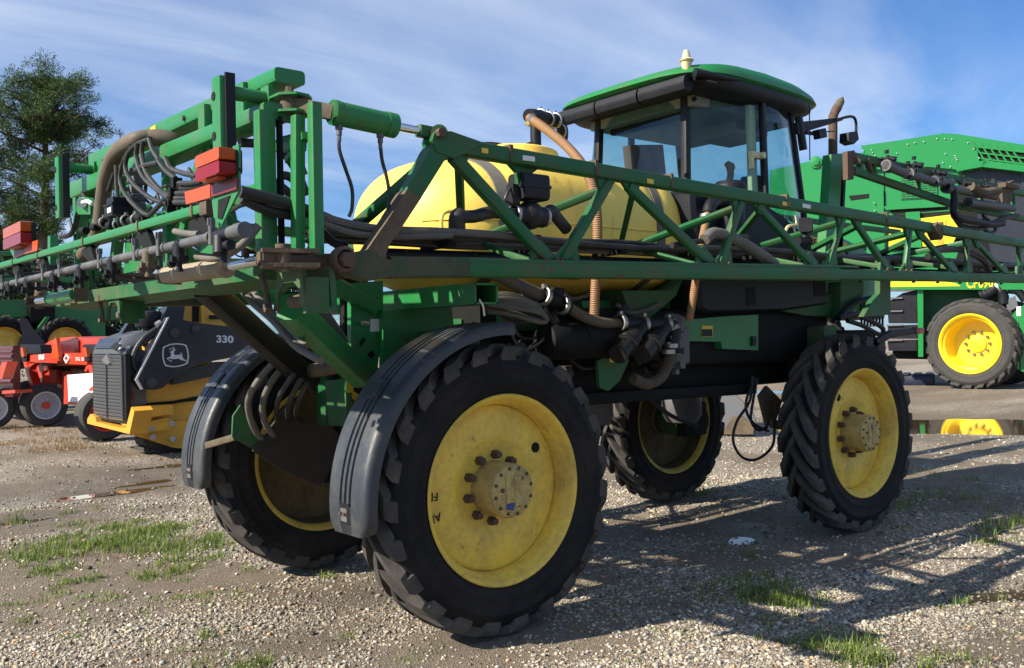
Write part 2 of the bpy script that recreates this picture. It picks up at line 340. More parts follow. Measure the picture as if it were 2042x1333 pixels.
def stone_density(x, y):
    """0 bare mud .. 1 closed gravel"""
    d = np.clip((fbm(x, y, .75, 21)-.41)*4.5, 0, 1)*.75+np.clip((fbm(x, y, 3.2, 33)-.42)*4, 0, 1)*.25
    for px, rx, ry, f in (((720, 1185), .85, .60, .05), ((900, 1300), .6, .35, .15), ((600, 1290), .5, .3, .15), ((1190, 1285), .45, .25, .1), ((560, 1190), .5, .35, .3), ((1200, 1120), .5, .4, .6), ((1400, 1050), .9, .5, .4), ((250, 950), 2.6, 1.0, .45), ((80, 1040), 1.0, .35, .35), ((1990, 1290), .8, .5, .45), ((300, 1090), 1.3, .5, .6)):
        c = U(*px, Z=0); q = ((x-c[0])/rx)**2+((y-c[1])/ry)**2; d = d*(1-(1-f)*np.exp(-q))
    for px, rx, ry in (((200, 1280), 1.2, .45), ((1700, 1180), .9, .5), ((1880, 1230), .7, .4), ((1300, 1090), .8, .35), ((500, 1240), .7, .3)):
        c = U(*px, Z=0); q = ((x-c[0])/rx)**2+((y-c[1])/ry)**2; d = np.maximum(d, .92*np.exp(-q))
    return np.clip(d, 0, 1)
def gravel_mat():
    m, t = newmat('gravel_yard'); k = NT(t); c = k.n('ShaderNodeTexCoord').outputs['Object']
    at = k.n('ShaderNodeVertexColor', layer_name='tint'); sp_ = k.n('ShaderNodeSeparateColor', {0: at.outputs[0]})
    den, wet = sp_.outputs[0], sp_.outputs[1]
    vo = k.n('ShaderNodeTexVoronoi', {'Vector': c, 'Scale': 38.0, 'Randomness': 1.0}); vo2 = k.n('ShaderNodeTexVoronoi', {'Vector': c, 'Scale': 120.0})
    vd = k.n('ShaderNodeTexVoronoi', {'Vector': c, 'Scale': 38.0}, feature='DISTANCE_TO_EDGE')
    hs = k.n('ShaderNodeSeparateColor', {0: vo.outputs['Color']}); hs2 = k.n('ShaderNodeSeparateColor', {0: vo2.outputs['Color']})
    stone = k.mix(hs.outputs[0], (.18, .155, .125), (.58, .51, .41)); stone = k.mix(k.ramp(hs.outputs[1], .8, .95), stone, (.36, .24, .15))
    grit = k.mix(hs2.outputs[0], (.055, .042, .030), (.40, .33, .24))
    big = k.noise(c, .35, 5, .6); mid = k.noise(c, 2.2, 6, .65)
    dirt = k.mix(k.ramp(mid, .3, .7), (.095, .064, .040), (.25, .185, .122)); dirt = k.mix(.6, dirt, grit)
    far = k.n('ShaderNodeCameraData').outputs['View Distance']
    sel = k.ramp(k.math('ADD', den, k.math('MULTIPLY', k.math('SUBTRACT', hs.outputs[2], .5), .7)), .48, .62)
    base = k.mix(sel, dirt, stone)
    base = k.mix(k.math('MULTIPLY', k.ramp(big, .42, .62), .25), base, (.24, .205, .165))
    base = k.mix(k.math('MULTIPLY', wet, .72), base, k.mix(.55, base, (.028, .020, .013)))
    rg = k.mix(wet, (.92, .92, .92), (.34, .34, .34))
    hgt = k.math('ADD', k.math('MULTIPLY', k.math('MULTIPLY', k.ramp(vd.outputs[0], .0, .35), sel), .8), k.math('ADD', k.math('MULTIPLY', vo2.outputs[0], .55), k.math('MULTIPLY', mid, .6)))
    bp = k.n('ShaderNodeBump', {'Strength': 1.0, 'Distance': .022, 'Height': hgt})
    b = k.n('ShaderNodeBsdfPrincipled', {'Base Color': base, 'Roughness': rg, 'Normal': bp.outputs[0]}); b.inputs['Specular IOR Level'].default_value = .35
    t.links.new(b.outputs[0], k.n('ShaderNodeOutputMaterial').inputs[0]); return m
def wetness(x, y):
    w_ = np.zeros_like(x)
    for cx_, cy_, L, Wd, an, dp in PUD:
        dx, dy = x-cx_, y-cy_; u = (dx*math.cos(an)+dy*math.sin(an))/(L*1.25+.15); v = (-dx*math.sin(an)+dy*math.cos(an))/(Wd*1.4+.15)
        w_ = np.maximum(w_, np.exp(-(u*u+v*v)))
    for px, rx, ry, f in (((760, 1170), .9, .55, 1.0), ((620, 1270), .8, .4, .6), ((930, 1290), .6, .3, .6), ((1450, 1060), 1.1, .55, .7), ((1990, 1290), 1.0, .6, .9), ((1700, 1000), 1.6, .9, .35), ((250, 960), 2.8, 1.6, .6), ((100, 1040), 1.4, .5, .5)):
        c = U(*px, Z=0); w_ = np.maximum(w_, f*np.exp(-(((x-c[0])/rx)**2+((y-c[1])/ry)**2)))
    return np.clip(w_*(.35+1.1*fbm(x, y, 1.6, 51)), 0, 1)
q = np.stack([vid[:-1, :-1], vid[1:, :-1], vid[1:, 1:], vid[:-1, 1:]], -1).reshape(-1, 4)
den_ = stone_density(GXX, GYY); wet_ = wetness(GXX, GYY)
cols = np.stack([den_, wet_, den_*0, den_*0+1], -1).reshape(-1, 4)
link('ground', fast_mesh('ground', np.stack([GXX, GYY, GZ], -1).reshape(-1, 3), q, [gravel_mat()], cols=cols), 'structure')
# standing water
def water_mat():
    m, t = newmat('puddle_water'); k = NT(t); c = k.n('ShaderNodeTexCoord').outputs['Object']
    bp = k.n('ShaderNodeBump', {'Strength': .05, 'Distance': .01, 'Height': k.noise(c, 9, 3)})
    b = k.n('ShaderNodeBsdfPrincipled', {'Base Color': (.055, .038, .022), 'Roughness': .02, 'Normal': bp.outputs[0]}); b.inputs['IOR'].default_value = 1.33; b.inputs['Specular IOR Level'].default_value = .9
    t.links.new(b.outputs[0], k.n('ShaderNodeOutputMaterial').inputs[0]); return m
WM = water_mat()
for i, (cx_, cy_, L, Wd, an, dp) in enumerate(PUD):
    pts = []
    for a in np.linspace(0, 2*math.pi, 40, endpoint=False):
        rr = 1.25*(.85+.3*vnoise(np.array([3*math.cos(a)+i*7]), np.array([3*math.sin(a)]), 1.0, 5)[0]); u, v = rr*L*math.cos(a), rr*Wd*math.sin(a)
        pts.append((cx_+u*math.cos(an)-v*math.sin(an), cy_+u*math.sin(an)+v*math.cos(an), 0))
    base = float(np.median([height(np.array(p[0]), np.array(p[1])) for p in pts])); lev = base-dp*(.42 if i else .30)
    o = MB().add([(p[0], p[1], lev) for p in pts], [tuple(range(40))]).build('puddle', WM, recalc=False); o['kind'] = 'structure'
# loose stones
def icos():
    t = (1+5**.5)/2; v = np.array([(-1, t, 0), (1, t, 0), (-1, -t, 0), (1, -t, 0), (0, -1, t), (0, 1, t), (0, -1, -t), (0, 1, -t), (t, 0, -1), (t, 0, 1), (-t, 0, -1), (-t, 0, 1)])/math.hypot(1, t)
    f = np.array([(0, 11, 5), (0, 5, 1), (0, 1, 7), (0, 7, 10), (0, 10, 11), (1, 5, 9), (5, 11, 4), (11, 10, 2), (10, 7, 6), (7, 1, 8), (3, 9, 4), (3, 4, 2), (3, 2, 6), (3, 6, 8), (3, 8, 9), (4, 9, 5), (2, 4, 11), (6, 2, 10), (8, 6, 7), (9, 8, 1)]); return v, f
IV, IF = icos()
def scatter(n, r0, r1, s0, s1, half=40):
    r = np.sqrt(rng.uniform(r0*r0, r1*r1, n)); a = YAW+R_(1)*rng.uniform(-half, half, n)
    x = CAM_LOC[0]+r*np.cos(a); y = CAM_LOC[1]+r*np.sin(a)
    keep = rng.uniform(0, 1, n) < .10+.90*stone_density(x, y)**1.2
    x, y = x[keep], y[keep]; s = s0*np.exp(rng.normal(0, .42, len(x))); s = np.clip(s, s0*.45, s1)
    for cx_, cy_ in ((0, -1.2), (0, 1.2), (4.356, -1.15), (4.356, 1.15)):
        ok = (np.abs(x-cx_) > .30) | (np.abs(y-cy_) > .24); x, y, s = x[ok], y[ok], s[ok]
    return x, y, s
xs, ys, ss = [np.concatenate(z) for z in zip(scatter(86000, 4.2, 7.6, .0086, .024), scatter(48000, 7.4, 12.5, .0112, .028), scatter(26000, 12, 22, .013, .030))]
N = len(xs)
q4 = rng.normal(size=(N, 4)); q4 /= np.linalg.norm(q4, axis=1)[:, None]; w_, x_, y_, z_ = q4.T
Rm_ = np.stack([1-2*(y_*y_+z_*z_), 2*(x_*y_-z_*w_), 2*(x_*z_+y_*w_), 2*(x_*y_+z_*w_), 1-2*(x_*x_+z_*z_), 2*(y_*z_-x_*w_), 2*(x_*z_-y_*w_), 2*(y_*z_+x_*w_), 1-2*(x_*x_+y_*y_)], -1).reshape(N, 3, 3)
sv = IV[None]*rng.uniform(.62, 1.28, (N, 12, 1))*np.stack([rng.uniform(.8, 1.35, N), rng.uniform(.65, 1.1, N), rng.uniform(.5, .9, N)], -1)[:, None, :]
sv = np.einsum('nij,nkj->nki', Rm_, sv); sv[:, :, 2] *= .72
sv = sv*ss[:, None, None]; hz_ = height(xs, ys)+ss*rng.uniform(.0, .34, N)
sv[:, :, 0] += xs[:, None]; sv[:, :, 1] += ys[:, None]; sv[:, :, 2] += hz_[:, None]
br = np.clip(rng.normal(.36, .14, N), .07, .60); warm = rng.uniform(0, 1, N)
sc_ = np.stack([br*(1.0+.10*warm), br*(.93+.02*warm), br*(.84-.18*warm)], -1); oc_ = rng.uniform(0, 1, N) < .035; sc_[oc_] *= (1.2, .80, .55)
wts = wetness(xs, ys); sc_ *= (1-.55*wts)[:, None]
cols = np.concatenate([np.repeat(sc_, 12, 0), np.ones((N*12, 1))], 1)
def stone_mat():
    m, t = newmat('loose_stone'); k = NT(t); c = k.n('ShaderNodeTexCoord').outputs['Object']; at = k.n('ShaderNodeVertexColor', layer_name='tint')
    n = k.noise(c, 160, 4, .7); col = k.mix(k.math('MULTIPLY', k.ramp(n, .35, .75), .45), at.outputs[0], k.mix(1.0, at.outputs[0], (.55, .5, .45), 'MULTIPLY'))
    b = k.n('ShaderNodeBsdfPrincipled', {'Base Color': col, 'Roughness': .85}); b.inputs['Specular IOR Level'].default_value = .3
    t.links.new(b.outputs[0], k.n('ShaderNodeOutputMaterial').inputs[0]); return m
fa = (IF[None]+12*np.arange(N)[:, None, None]).reshape(-1, 3)
link('gravel', fast_mesh('gravel', sv.reshape(-1, 3), fa, [stone_mat()], smooth=False, cols=cols), 'stuff')
# grass
def leaf_mat(name, c0, c1, tr=.35):
    m, t = newmat(name); k = NT(t); at = k.n('ShaderNodeVertexColor', layer_name='tint'); f = k.n('ShaderNodeSeparateColor', {0: at.outputs[0]}).outputs[0]
    col = k.mix(f, c0, c1); d = k.n('ShaderNodeBsdfPrincipled', {'Base Color': col, 'Roughness': .6}); d.inputs['Specular IOR Level'].default_value = .25
    tl = k.n('ShaderNodeBsdfTranslucent', {'Color': col}); mx = k.n('ShaderNodeMixShader', {0: tr, 1: d.outputs[0], 2: tl.outputs[0]})
    t.links.new(mx.outputs[0], k.n('ShaderNodeOutputMaterial').inputs[0]); return m
def blades(name, clumps, mat):
    """clumps: (pixel x, y, radius x m, radius y m, blades, height)"""
    V, F, C = [], [], []
    for px, py, rx, ry, n, hh in clumps:
        c = U(px, py, Z=0); n = int(n*1.9)
        nt_ = max(1, n//7); tx = c[0]+rng.normal(0, rx*.72, nt_); ty = c[1]+rng.normal(0, ry*.9, nt_); ti = rng.integers(0, nt_, n)
        bx = tx[ti]+rng.normal(0, .032, n); by = ty[ti]+rng.normal(0, .032, n); th = rng.uniform(.55, 1.15, nt_)[ti]
        bz = height(bx, by); a = rng.uniform(0, 2*math.pi, n); L = hh*.92*th*rng.uniform(.5, 1.2, n); lean = rng.uniform(.15, .95, n); wd = rng.uniform(.0022, .0044, n)
        col = np.clip(rng.normal(.5, .25, n), 0, 1)
        for i in range(n):
            d = np.array([math.cos(a[i]), math.sin(a[i]), 0]); s = np.array([-d[1], d[0], 0])*wd[i]; b0 = np.array([bx[i], by[i], bz[i]-.004]); o = len(V)
            p1 = b0+d*L[i]*lean[i]*.28+np.array([0, 0, L[i]*.52]); p2 = b0+d*L[i]*lean[i]*.85+np.array([0, 0, L[i]*(.95-.45*lean[i])])
            V += [b0-s, b0+s, p1+s*.8, p1-s*.8, p2]; F += [(o, o+1, o+2), (o, o+2, o+3), (o+3, o+2, o+4)]; C += [(col[i], 0, 0, 1)]*5
    return link(name, fast_mesh(name, np.array(V), np.array(F), [mat], smooth=False, cols=np.array(C)), 'stuff')
GR = leaf_mat('fresh_grass', (.080, .135, .024), (.27, .335, .085)); DRY = leaf_mat('dry_grass', (.20, .125, .06), (.40, .28, .15), .2)
gc = [(300, 1062, .34, .22, 430, .12), (250, 1085, .36, .22, 430, .12), (170, 1092, .36, .22, 360, .12), (330, 1090, .25, .18, 220, .11), (390, 1092, .22, .16, 150, .10), (240, 1045, .22, .12, 120, .10), (310, 1058, .25, .12, 260, .12), (130, 1075, .18, .12, 110, .11), (70, 1115, .26, .18, 230, .12), (55, 1095, .20, .14, 90, .12), (90, 1140, .20, .12, 110, .10),
      (345, 1120, .14, .08, 110, .11), (420, 1075, .16, .10, 120, .12), (440, 1085, .12, .10, 80, .12), (415, 1115, .14, .08, 80, .09), (320, 1150, .16, .09, 120, .09), (360, 1140, .14, .09, 80, .09), (180, 1160, .12, .06, 60, .07), (100, 1143, .14, .08, 70, .08), (145, 1165, .12, .06, 50, .07), (210, 1050, .12, .06, 60, .09), (150, 1018, .14, .06, 40, .10), (25, 1035, .05, .04, 30, .16), (45, 1040, .1, .05, 40, .08), (145, 1045, .2, .08, 70, .08), (115, 1190, .08, .05, 30, .07), (180, 1195, .09, .05, 36, .07), (15, 1210, .16, .08, 60, .06), (58, 1240, .07, .04, 30, .07), (340, 1195, .12, .06, 34, .06), (405, 1190, .1, .05, 36, .06), (420, 1270, .07, .04, 40, .07), (225, 1200, .1, .05, 26, .06), (515, 1326, .10, .05, 60, .10), (490, 1330, .08, .04, 34, .08), (700, 1265, .08, .04, 26, .05), (830, 1310, .1, .05, 26, .05), (660, 1150, .06, .05, 22, .09), (500, 1135, .08, .05, 20, .08), (630, 1140, .08, .04, 20, .06),
      (1490, 1195, .16, .10, 90, .12), (1545, 1195, .18, .10, 130, .15), (1590, 1205, .14, .10, 90, .15), (1530, 1180, .2, .10, 70, .15), (1480, 1165, .3, .12, 70, .13), (1420, 1180, .25, .12, 40, .10), (1350, 1180, .2, .1, 26, .09), (1570, 1240, .10, .08, 34, .10), (1560, 1280, .08, .05, 26, .08), (1630, 1295, .12, .06, 60, .11), (1690, 1310, .14, .07, 90, .13), (1720, 1325, .14, .05, 90, .14), (1745, 1290, .1, .06, 40, .10), (1665, 1280, .12, .06, 40, .11), (1840, 1330, .05, .03, 18, .14), (1860, 1310, .05, .03, 14, .12), (1950, 1320, .05, .03, 14, .12), (1900, 1320, .05, .03, 10, .12), (1620, 1260, .12, .06, 24, .06),
      (2000, 1050, .18, .12, 70, .20), (1975, 1085, .14, .08, 40, .16), (2030, 1040, .12, .10, 36, .2), (1955, 1060, .1, .08, 20, .18), (1870, 990, .4, .25, 60, .16), (1830, 1000, .25, .2, 40, .16), (1800, 1020, .2, .2, 40, .17), (1930, 1000, .5, .3, 60, .13), (1890, 950, .6, .4, 60, .13), (1700, 1060, .2, .1, 10, .12), (1495, 1110, .03, .02, 12, .15), (1440, 1090, .04, .03, 8, .10), (1400, 985, .18, .10, 60, .14), (1380, 985, .12, .1, 40, .14), (1180, 1170, .1, .06, 12, .07), (1780, 1050, .2, .15, 30, .14), (1920, 1200, .05, .03, 12, .13), (1985, 1190, .04, .03, 8, .12), (650, 1120, .06, .1, 20, .10)]
gc += [(rng.uniform(0, 480), rng.uniform(1010, 1330), .06, .04, rng.integers(6, 18), .06) for _ in range(26)]+[(rng.uniform(1150, 2042), rng.uniform(1200, 1330), .05, .03, rng.integers(4, 10), .06) for _ in range(22)]
blades('grass', gc, GR)
dc = [(rng.uniform(-40, 190), rng.uniform(852, 900), .5, .35, 110, .14) for _ in range(17)]+[(310, 862, .3, .2, 50, .12), (240, 1110, .3, .2, 40, .09), (1600, 1255, .2, .1, 20, .05)]
blades('dry_grass', dc, DRY)
# trees
def on_ray(px, dist, z=0.0):
    d = ray(px, 690); h = math.hypot(d[0], d[1]); return V3(CAM_LOC[0]+d[0]/h*dist, CAM_LOC[1]+d[1]/h*dist, z)
def foliage(cl, size, per, wd, elong, mat, name, parent, droop=0.0):
    """needle or leaf clumps as small triangles/quads spread through each clump"""
    V, F, C = [], [], []
    for p, r in cl:
        n = int(per*(r/size)**1.6); d = rng.normal(size=(n, 3)); d /= np.linalg.norm(d, axis=1)[:, None]; d[:, 2] = d[:, 2]*.8+.15; rr = rng.uniform(.1, 1, n)**.6*r
        c = p+d*rr[:, None]; t = d+rng.normal(0, .5, (n, 3)); t[:, 2] -= droop; t /= np.linalg.norm(t, axis=1)[:, None]
        s = np.cross(t, rng.normal(size=(n, 3))); s /= np.linalg.norm(s, axis=1)[:, None]; L = (elong*rng.uniform(.6, 1.3, n))[:, None]; W_ = (wd*rng.uniform(.6, 1.3, n))[:, None]
        o = len(V)*1; base = sum(len(v) for v in V)
        quad = np.stack([c-t*L*.5, c+s*W_*.5, c+t*L*.5, c-s*W_*.5], 1).reshape(-1, 3); V.append(quad); F.append(base+np.arange(n*4).reshape(n, 4)); tv = np.clip(rng.normal(.45, .2, n)+.0, 0, 1); C.append(np.repeat(np.stack([tv, tv*0, tv*0, tv*0+1], -1), 4, 0))
    return link(name, fast_mesh(name, np.concatenate(V), np.concatenate(F), [mat], smooth=False, cols=np.concatenate(C)), None, parent)
NEEDLE = leaf_mat('pine_needles', (.022, .054, .017), (.095, .150, .040), .25); LEAF = leaf_mat('oak_leaves', (.018, .040, .012), (.060, .100, .028), .3)
def pine(px, dist, H, label, crown,  lean=0.0, seed=1, dens=1.0, trunk_r=.36):
    """crown: list of (height fraction, half width left m, half width right m)"""
    st = np.random.default_rng(seed); base = on_ray(px, dist); T = thing('pine_tree', label, 'tree', base, 0, 'pines behind the machines at the left')
    lat = V3(CR[0], CR[1], 0); lat /= np.linalg.norm(lat); dep = V3(CF[0], CF[1], 0); dep /= np.linalg.norm(dep)
    ctr = lambda f: lat*(lean*f*f+.18*math.sin(f*5+seed))+V3(0, 0, H*f)
    MB().tube([ctr(f) for f in np.linspace(-.01, .97, 14)], trunk_r, 14, sub=3, r1=.05).build('trunk', M['bark'], T)
    hs = [c[0] for c in crown]; limbs = MB(); cl = []
    for i in range(int(60*dens)):
        f = st.uniform(hs[0], .985)**1.0; wl = np.interp(f, hs, [c[1] for c in crown]); wr = np.interp(f, hs, [c[2] for c in crown]); a = st.uniform(0, 2*math.pi)
        ext = (wr if math.cos(a) > 0 else wl)*abs(math.cos(a))+.8*(wl+wr)*.5*abs(math.sin(a)); ext *= st.uniform(.7, 1.02)
        d = lat*math.cos(a)+dep*math.sin(a); p0 = ctr(f-.03); pts = [p0, p0+d*ext*.45+V3(0, 0, ext*st.uniform(.02, .22)), p0+d*ext+V3(0, 0, ext*st.uniform(.1, .42))]
        limbs.tube(pts, .035+.016*ext, 6, sub=4, r1=.015)
        cc = catmull(pts, 8)
        for k in range(int(4+ext*2.7)):
            u = st.uniform(.38, 1.0); p = cc[int(u*(len(cc)-1))]+st.normal(0, .20+.14*ext*.5, 3)*V3(1, 1, .8)
            cl.append((p, st.uniform(.24, .48)))
            if k % 2 == 0: limbs.tube([cc[int(u*.8*(len(cc)-1))], p], .02, 4, smooth=False, r1=.008)
    for i in range(int(16*dens)):
        cl.append((ctr(st.uniform(.93, 1.0))+st.normal(0, .45, 3), st.uniform(.3, .55)))
    limbs.build('limb', M['bark'], T); foliage(cl, .45, 150, .030, .17, NEEDLE, 'crown', T); return T
mpp = lambda d: d/FPX   # metres per pixel at forward depth d
D0 = 46.; s_ = mpp(D0*.90)
pine(90, D0, 14.4, 'tall pine with a bare trunk and open crown at the left behind the machines', [(.50, 1.4, .7), (.56, 2.4, 1.6), (.61, 2.7, 2.9), (.66, 2.5, 2.9), (.76, 2.2, 2.3), (.86, 2.0, 2.1), (.94, 1.5, 1.6), (1.0, .8, .9)], lean=.0, seed=4, dens=1.25)
pine(-66, D0+2, 14.0, 'second pine cut off by the left edge of the picture', [(.34, 2.2, 2.2), (.55, 2.6, 2.7), (.75, 2.4, 2.3), (.88, 2.0, 1.9), (1.0, .4, .4)], seed=9)
def broadleaf(px, dist, H, W_, label, seed, top=0):
    st = np.random.default_rng(seed); base = on_ray(px, dist); T = thing('broadleaf_tree', label, 'tree', base, 0, 'leafy trees behind the machines at the left'); tr = MB(); cl = []
    tr.tube([(0, 0, -.1), (.1, 0, H*.3), (0, .1, H*.55)], .22, 10, r1=.10)
    for i in range(9):
        a = st.uniform(0, 6.28); tr.tube([(0, 0, H*.25), (W_*.3*math.cos(a), W_*.3*math.sin(a), H*.55), (W_*.5*math.cos(a), W_*.5*math.sin(a), H*.8)], .09, 6, r1=.02)
    for i in range(190):
        d = st.normal(size=3); d /= np.linalg.norm(d); rr = st.uniform(.55, 1)**.5; p = V3(d[0]*W_*rr, d[1]*W_*rr, H*.52+d[2]*H*.46*rr)
        cl.append((p, st.uniform(.4, .95)))
    tr.build('trunk', M['bark'], T); foliage(cl, .6, 60, .14, .2, LEAF, 'crown', T); return T
broadleaf(15, 54, 8.4, 3.4, 'dark round bush tree at the far left under the pines', 21); broadleaf(120, 58, 7.6, 3.0, 'dark leafy tree right behind the pine trunk', 23); broadleaf(-70, 52, 7.8, 3.6, 'dark leafy tree at the left edge beside the pines', 25); broadleaf(210, 62, 7.0, 3.2, 'dark leafy tree behind the rest post of the sprayer', 27)
# ================================================================== THE SPRAYER
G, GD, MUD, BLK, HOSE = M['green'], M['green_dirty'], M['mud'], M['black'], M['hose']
SP = thing('field_sprayer', 'big green field sprayer with long yellow tank, folded booms and high wheels', 'sprayer', (0, 0, 0))
def part(name, mb, mat, parent=SP, label=None, ang=38, loc=None):
    return mb.build(name, mat, parent, loc, ang, label)
# ------------------------------------------------------------------ wheels
def tyre_mb(R=.925, rb=.598, W=.19, lugs=23, lh=.062, delta=22, lw=.082, ply=56):
    """axis along Y, outside at -Y; carcass and lugs come back as two builders"""
    c = R-lh; s = W/.19
    half = [(rb-.012, .150*s), (rb+.012, .166*s), (rb+(c-rb)*.18, .186*s), (rb+(c-rb)*.26, .188*s), (rb+(c-rb)*.28, .194*s), (rb+(c-rb)*.31, .194*s), (rb+(c-rb)*.33, .1905*s), (rb+(c-rb)*.46, .196*s), (rb+(c-rb)*.62, .192*s), (rb+(c-rb)*.64, .196*s), (rb+(c-rb)*.68, .195*s), (rb+(c-rb)*.70, .190*s), (rb+(c-rb)*.84, .180*s), (rb+(c-rb)*.95, .158*s), (c-.006, .11*s), (c, 0)]
    prof = half+[(r, -y) for r, y in half[-2::-1]]
    body = MB().lathe(prof, (0, 0, 0), (0, 1, 0), n=ply*2)
    st = [(-.10, R-.001, 0.), (.15, R, .22), (.42, R-.002, .5), (.68, R-.007, .76), (.90, R-.020, .93), (.985, R-.045, 1.0), (1.0, R-.075, 1.02), (.99, R-.105, 1.03)]
    lg = MB()
    for side in (1, -1):
        for i in range(lugs):
            th0 = 2*math.pi*(i+(.5 if side < 0 else 0))/lugs; rs = []
            for k, (fy, ro, ft) in enumerate(st):
                y = fy*.184*s*side; th = th0+R_(delta)*ft; hw = lw/2*(.9+.5*ft); base = min(c-.012, ro-.02) if k < 5 else ro-.035
                e = 1.0 if k else .8
                def P(r, off): a = th+off/r; return (r*math.cos(a), y if r > base+1e-6 or k < 5 else y-side*.03, r*math.sin(a))
                rs.append([P(base, -hw*1.22), P(ro, -hw*e), P(ro, hw*e), P(base, hw*1.22)])
            lg.rings(rs)
    return body, lg
RIMP = [(.598, -.158), (.606, -.172), (.598, -.180), (.580, -.172), (.568, -.150), (.560, -.128), (.548, -.118), (.540, -.085), (.532, -.050), (.530, .02), (.542, .09), (.556, .12), (.566, .150), (.592, .170), (.604, .176), (.606, .166), (.598, .155)]
DISC = [(.531, -.005), (.527, -.028), (.50, -.042), (.36, -.048), (.325, -.048), (.30, -.040), (.268, -.022), (.19, -.018), (.12, -.018), (.0, -.018)]
HUB = [(.172, -.0), (.172, -.15), (.170, -.205), (.166, -.212), (.166, -.226), (.158, -.232), (.136, -.234), (.130, -.240), (.06, -.242), (.052, -.250), (.046, -.244), (.0, -.244)]
def ring_mb(prof, n=72): return MB().lathe(prof, (0, 0, 0), (0, 1, 0), n)
tb, tl = tyre_mb()
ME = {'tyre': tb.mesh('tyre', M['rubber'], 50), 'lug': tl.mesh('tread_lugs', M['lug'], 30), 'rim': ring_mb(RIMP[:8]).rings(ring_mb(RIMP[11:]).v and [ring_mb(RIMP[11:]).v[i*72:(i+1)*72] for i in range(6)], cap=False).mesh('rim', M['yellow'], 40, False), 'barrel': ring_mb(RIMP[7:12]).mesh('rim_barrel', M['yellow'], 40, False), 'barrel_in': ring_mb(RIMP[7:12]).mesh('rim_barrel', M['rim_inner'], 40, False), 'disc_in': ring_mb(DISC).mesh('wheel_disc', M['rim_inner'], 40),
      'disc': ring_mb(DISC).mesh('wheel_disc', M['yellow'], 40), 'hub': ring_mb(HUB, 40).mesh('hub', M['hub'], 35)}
def mkobj(name, me, parent, loc=(0, 0, 0), rot=(0, 0, 0), label=None):
    o = bpy.data.objects.new(name, me); COL.objects.link(o); o.parent = parent; o.location = loc; o.rotation_euler = rot
    if label: o['label'] = label
    return o
nut = MB().cyl((0, 0, 0), (0, -.034, 0), .030, 6).cyl((0, -.034, 0), (0, -.060, 0), .022, 10).mesh('wheel_nut', M['rust'])
hb = MB()
for k in range(12):
    a = 2*math.pi*k/12+.2; hb.cyl((.146*math.cos(a), -.230, .146*math.sin(a)), (.146*math.cos(a), -.241, .146*math.sin(a)), .011, 6)
for k in range(3):
    a = 2*math.pi*k/3+.9; hb.cyl((.095*math.cos(a), -.236, .095*math.sin(a)), (.095*math.cos(a), -.249, .095*math.sin(a)), .015, 6)
ME['hb'] = hb.mesh('hub_bolts', M['rust'])
ME['rib'] = MB().box((.03, -.243, .0), (.055, .014, .19)).box((-.05, -.243, .02), (.035, .012, .18)).mesh('hub_rib', M['hub'])
def wheel(x, y, st, side):
    """side -1 = right (outside at -Y)"""
    d = mkobj('wheel', ME['disc'], SP, (x, y, .925), (0, 0, st)); d.scale = (1, 1 if side < 0 else -1, 1)
    d['label'] = {(-1, 0): 'near rear wheel with dusty yellow disc', (1, 0): 'far rear wheel seen from its inner side', (-1, 1): 'near front wheel behind the hanging hoses', (1, 1): 'far front wheel seen under the belly'}[(side, 1 if x > 2 else 0)]
    sp_ = random.uniform(0, .26)
    mkobj('tyre', ME['tyre'], d); mkobj('tread_lugs', ME['lug'], d, rot=(0, sp_, 0)); mkobj('rim', ME['rim'], d)
    mkobj('rim_barrel', ME['barrel_in' if side > 0 else 'barrel'], d)
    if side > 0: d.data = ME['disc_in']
    mkobj('hub', ME['hub'], d); mkobj('hub_bolts', ME['hb'], d); mkobj('hub_rib', ME['rib'], d)
    for k in range(10):
        a = 2*math.pi*(k+.35)/10; mkobj('wheel_nut', nut, d, (.212*math.cos(a), -.018, .212*math.sin(a)))
    return d
WRR = wheel(0, -1.2025, 0, -1); WLR = wheel(0, 1.2025, 0, 1); WRF = wheel(4.356, -1.1485, 0.0, -1); WLF = wheel(4.356, 1.1485, 0.0, 1)
# valve hole, tag and wheel markings of the wheels
ME['hole'] = MB().cyl((0, 0, 0), (0, -.004, 0), .034, 20).mesh('valve_hole', M['dark'])
for W_, a in ((WRR, R_(33)), (WRF, R_(125)), (WLR, R_(60)), (WLF, R_(140))):
    mkobj('valve_hole', ME['hole'], W_, (.415*math.cos(a), -.0480, .415*math.sin(a)))
tagm = MB().box((0, 0, 0), (.06, .004, .045)).mesh('serial_plate', M['bdecal'])
mkobj('serial_plate', tagm, WRR, (-.035, -.246, -.09), (0, R_(12), 0)); mkobj('serial_plate', tagm, WRF, (.0, -.246, .06))
for a0, tx in ((R_(177), 'FDi'), (R_(193), 'ADi')):
    er = V3(math.cos(a0), 0, math.sin(a0)); et = V3(math.sin(a0), 0, -math.cos(a0))
    mb = text_mb(tx, .075, er*.44+V3(0, -.0485, 0), er, -et, .003); part('wheel_marking', mb, M['black'], WRR)
